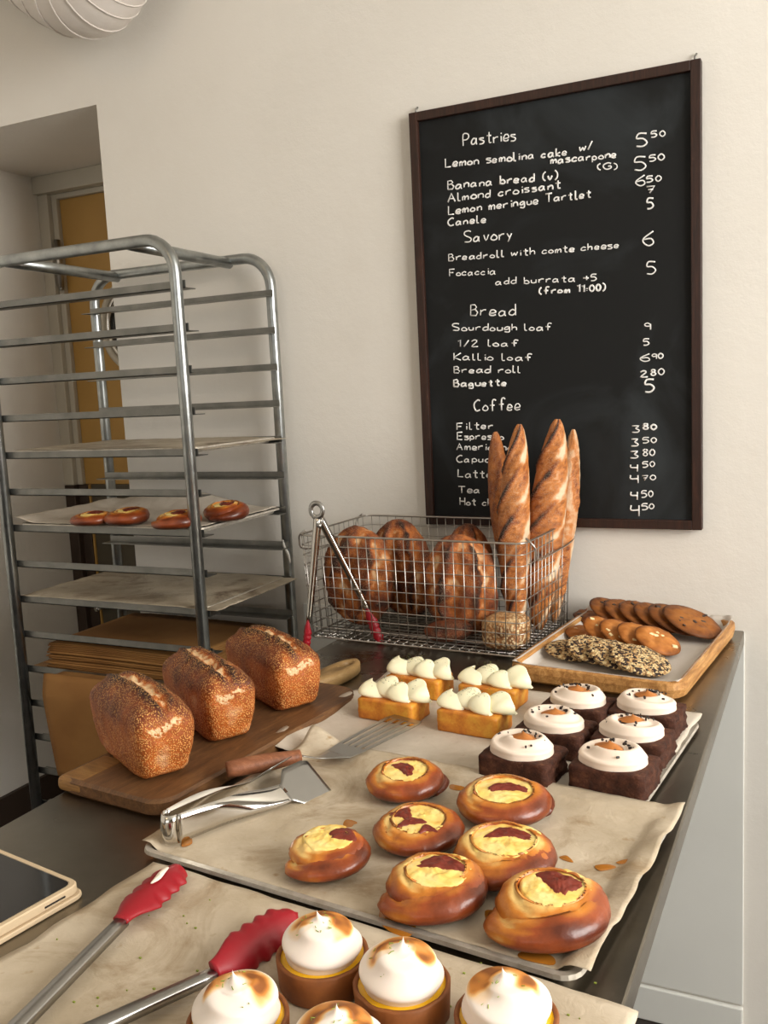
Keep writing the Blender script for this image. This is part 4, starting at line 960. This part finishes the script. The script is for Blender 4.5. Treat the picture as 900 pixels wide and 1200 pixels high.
# tongs hooked over the basket's front rim
yk = -.338
Rg = at(371, 598, y=yk); Pv = at(375, 618, y=yk); L1 = at(361, 730, y=yk-.004); L2 = at(357, 768, y=yk-.004); I0 = at(379, 616, y=yk); I1 = at(431, 716, y=-.300); I2 = at(446, 757, y=-.296)
ht = empty('hanging_tongs', Pv, 0, 'steel tongs with red tips straddling the left front rim of the basket', 'tongs')
b = MB(); b.tube([Rg-Pv+Vector((cos(a)*.0135, 0, sin(a)*.0145)) for a in [2*pi*i/24 for i in range(24)]], .0026, 8, closed=True, sq=2.0); b.build('hanging_ring', satin, ht, True)
b = MB(); b.tube([Vector((0, -.006, .004)), Vector((0, .006, .004))], .004, 10); b.build('pivot_pin', satin, ht, True)
channel([Rg-Pv+Vector((0, 0, -.012)), L1-Pv, (0, -1, 0)], .0075, .0045, chrome, 'arm', ht, depth=.008)
channel([Rg-Pv+Vector((.002, .001, -.012)), I1-Pv, (.0, -1, .2)], .0075, .0055, chrome, 'arm', ht, depth=.008)
for q1, q2, wd in ((L1, L2, .0085), (I1, I2, .0115)):
    d = q2-q1; L = d.length*1.0; gv, gf = tong_head(L, wd); z_ = Vector((0, -1, 0)); x_ = d.normalized(); y_ = z_.cross(x_).normalized(); z_ = x_.cross(y_)
    M = Matrix((x_, y_, z_)).transposed().to_4x4(); M.translation = q1-Pv-x_*.004; mesh('silicone_tip', [M @ p for p in gv], gf, red, ht)

# polished one-piece serving tongs
zc = ZP2+.004
st = empty('serving_tongs', at(194, 991, T+.0145), 0, 'polished one-piece steel pastry tongs lying on the left end of the bun tray', 'tongs')
so = st.location.copy()
E0 = at(193, 978, T+.018)-so; 
axd = (at(330, 925, T+.02)-at(205, 985, T+.02)); axd.z = 0; axd.normalize(); sdv = Vector((-axd.y, axd.x, 0)) # left-hand side
Ltot = (at(352, 910, T+.03)-at(195, 985, T+.02)).length
# arms stand on edge: a U bent strip; near arm on the right, far arm on the left
def arm(side, L, spread, w=.034, tipw=.03, z0=.0):
    V = []; Fc = []; n = 30
    for i in range(n+1):
        s = i/n; off = side*(.011+(spread-.011)*s); p = axd*(.012+L*s)+sdv*off
        tw = ss(.3, 1, s)*.95 # strip leans from upright to nearly flat
        hw = w*.5*(1-.2*ss(.1, .85, s))
        u_ = Vector((0, 0, 1))*cos(tw)-sdv*side*sin(tw)*-1*(-1)
        mid = p+Vector((0, 0, z0+hw*cos(tw)+.002))
        crs = .0028*sin(pi*s)
        for k, f_ in enumerate((-1, -.5, 0, .5, 1)):
            nn = axd.cross(u_).normalized(); V.append(mid+u_*hw*f_+nn*crs*(1-f_*f_))
    for i in range(n):
        for k in range(4): q = i*5+k; Fc.append((q, q+1, q+6, q+5))
    return V, Fc, mid, u_
for side, L, sp in ((-1, .150, .028), (1, .140, .034)):
    V, Fc, mid, u_ = arm(side, L, sp); o = mesh('arm', V, Fc, chrome, st); o.modifiers.new('t', 'SOLIDIFY').thickness = .001
    # flat blade
    def blade(u, v):
        hw = .013+.018*ss(0, .35, v)*(1-.25*ss(.85, 1, v)); f_ = (u-.5)*2
        return mid+axd*(.060*v-.004)+u_*hw*f_+Vector((0, 0, .006*v if side > 0 else .0))+Vector((0, 0, -.0))
    V, Fc, _ = grid(8, 14, blade); o = mesh('blade', V, Fc, satin, st); o.modifiers.new('t', 'SOLIDIFY').thickness = .001
P = []
for i in range(13):
    a = -pi/2+pi*i/12; P.append(axd*(.012-.012*cos(a))+sdv*(-.011*sin(a)*-1))
V = []; Fc = []
for i, p in enumerate(P):
    for f_ in (0, .25, .5, .75, 1): V.append(p+Vector((0, 0, .002+.034*f_))-axd*.003*sin(pi*f_))
for i in range(12):
    for k in range(4): q = i*5+k; Fc.append((q, q+1, q+6, q+5))
o = mesh('spring_bend', V, Fc, chrome, st); o.modifiers.new('t', 'SOLIDIFY').thickness = .001

# slotted spatula
g0 = at(266, 902, T+.036); g1 = at(352, 886, T+.036); f0 = at(397, 884, T+.022); f1 = at(478, 842, T+.026)
sp_ = empty('slotted_spatula', g0, 0, 'slotted steel spatula with a wooden handle resting against the cutting board', 'spatula')
b = MB(); gp = [Vector((0, 0, 0)).lerp(g1-g0, i/12) for i in range(13)]; b.tube(gp, [.006+.0058*sin(pi*min(1, .18+i/12*.95)*.9)**.6 for i in range(13)], 14, sq=1.15); b.build('wooden_grip', grip_w, sp_, True)
neck = [g1-g0, (g1-g0)+(f0-g1)*.5+Vector((0, 0, -.004)), f0-g0]; 
dd = (f1-f0); Lb = dd.length; dx_ = dd.normalized(); sy_ = Vector((0, 0, 1)).cross(dx_).normalized()
def neckf(u, v):
    p = smooth_neck[int(v*(len(smooth_neck)-1))]; wd = .0055+.016*ss(.45, 1, v); return p+sy_*(u-.5)*2*wd
smooth_neck = smooth_path(neck, 8)
V, Fc, _ = grid(6, len(smooth_neck), neckf); o = mesh('neck', V, Fc, satin, sp_); o.modifiers.new('t', 'SOLIDIFY').thickness = .0012
b = MB()
def strip(x0, x1, ya0, ya1, yb0, yb1):
    z0 = (f0-g0); V = []
    for x, (ya, yb) in ((x0, (ya0, ya1)), (x1, (yb0, yb1))):
        for y in (ya, yb): V += [z0+dx_*x+sy_*y, z0+dx_*x+sy_*y+Vector((0, 0, .0012))]
    b.add(V, [(0, 4, 6, 2), (1, 3, 7, 5), (0, 1, 5, 4), (2, 6, 7, 3), (0, 2, 3, 1), (4, 5, 7, 6)])
strip(-.002, .028, -.021, .021, -.0255, .0255)
for k in range(5):
    c0 = -.0225+k*.01125; strip(.028, Lb-.012, c0-.0028, c0+.0028, c0*1.22-.0030, c0*1.22+.0030)
strip(Lb-.012, Lb, -.030, .030, -.026, .026)
b.build('slotted_blade', satin, sp_)

# ------------------------------------------------------------------ tablet
tc = at(95, 1034, T+.016); tdir = (at(0, 1092, T+.014)-at(92, 1040, T+.014)); tdir.z = 0; tdir.normalize(); tperp = Vector((tdir.y, -tdir.x, 0)); 
e1 = (at(0, 974, T+.016)-at(85, 1020, T+.016)); e1.z = 0; e1.normalize()
if tperp.dot(e1) < 0: tperp = -tperp
print('tablet', tdir, e1, tperp)
tl = empty('tablet', tc, math.atan2(tdir.y, tdir.x), 'black-screened tablet in a beige folio case on the steel worktop', 'tablet'); tl.location.z = T
sg = 1 if Vector((cos(tl.rotation_euler.z), sin(tl.rotation_euler.z), 0)).cross(tperp).z > 0 else -1
W_, H_ = .25, .178
def trr(x0, y0, x1, y1, z0, z1, rc, name, mt, n=6):
    cx, cy = (x0+x1)/2, (y0+y1)/2*sg; r_ = lambda z, d: [p+Vector((cx, cy, 0)) for p in rring(abs(x1-x0)/2-d, abs(y1-y0)/2-d, z, rc, n)]
    V, Fc = ringstack([r_(z0, .001), r_(z0+.0012, 0), r_(z1-.0012, 0), r_(z1, .001)]); return mesh(name, V, Fc, mt, tl, False)
trr(-.003, -.003, W_+.003, H_+.003, .0005, .006, .012, 'case_cover', case_m)
trr(0, 0, W_, H_, .0065, .0165, .012, 'case_back', case_m)
trr(.006, .006, W_-.006, H_-.006, .0155, .0169, .008, 'screen', screen_m)
o = trr(.02, -.0006, .045, .0009, .009, .012, .0004, 'port_slot', screen_m, 2)

# ------------------------------------------------------------------ crumbs on the worktop and papers
b = MB(); rd = random.Random(4)
for _ in range(40):
    u, v = rd.uniform(20, 250), rd.uniform(960, 1180); p = at(u, v, ZP3+.003) ; s = rd.uniform(.0005, .0012); b.box((p.x-s, p.y-s*.6, ZP3+.0012), (p.x+s, p.y+s*.6, ZP3+.0024)) if p.y < -1.2 and p.x > -.52 else None
for _ in range(30):
    p = at(rd.uniform(430, 700), rd.uniform(1120, 1195), ZP3+.003); s = rd.uniform(.0005, .0011); b.box((p.x-s, p.y-s*.6, ZP3+.0012), (p.x+s, p.y+s*.6, ZP3+.0022)) if p.y < -1.2 and p.x < -.02 else None
tag(b.build('zest_crumbs', zest_m), 'green zest crumbs scattered on the front baking paper', 'crumbs', kind='stuff')
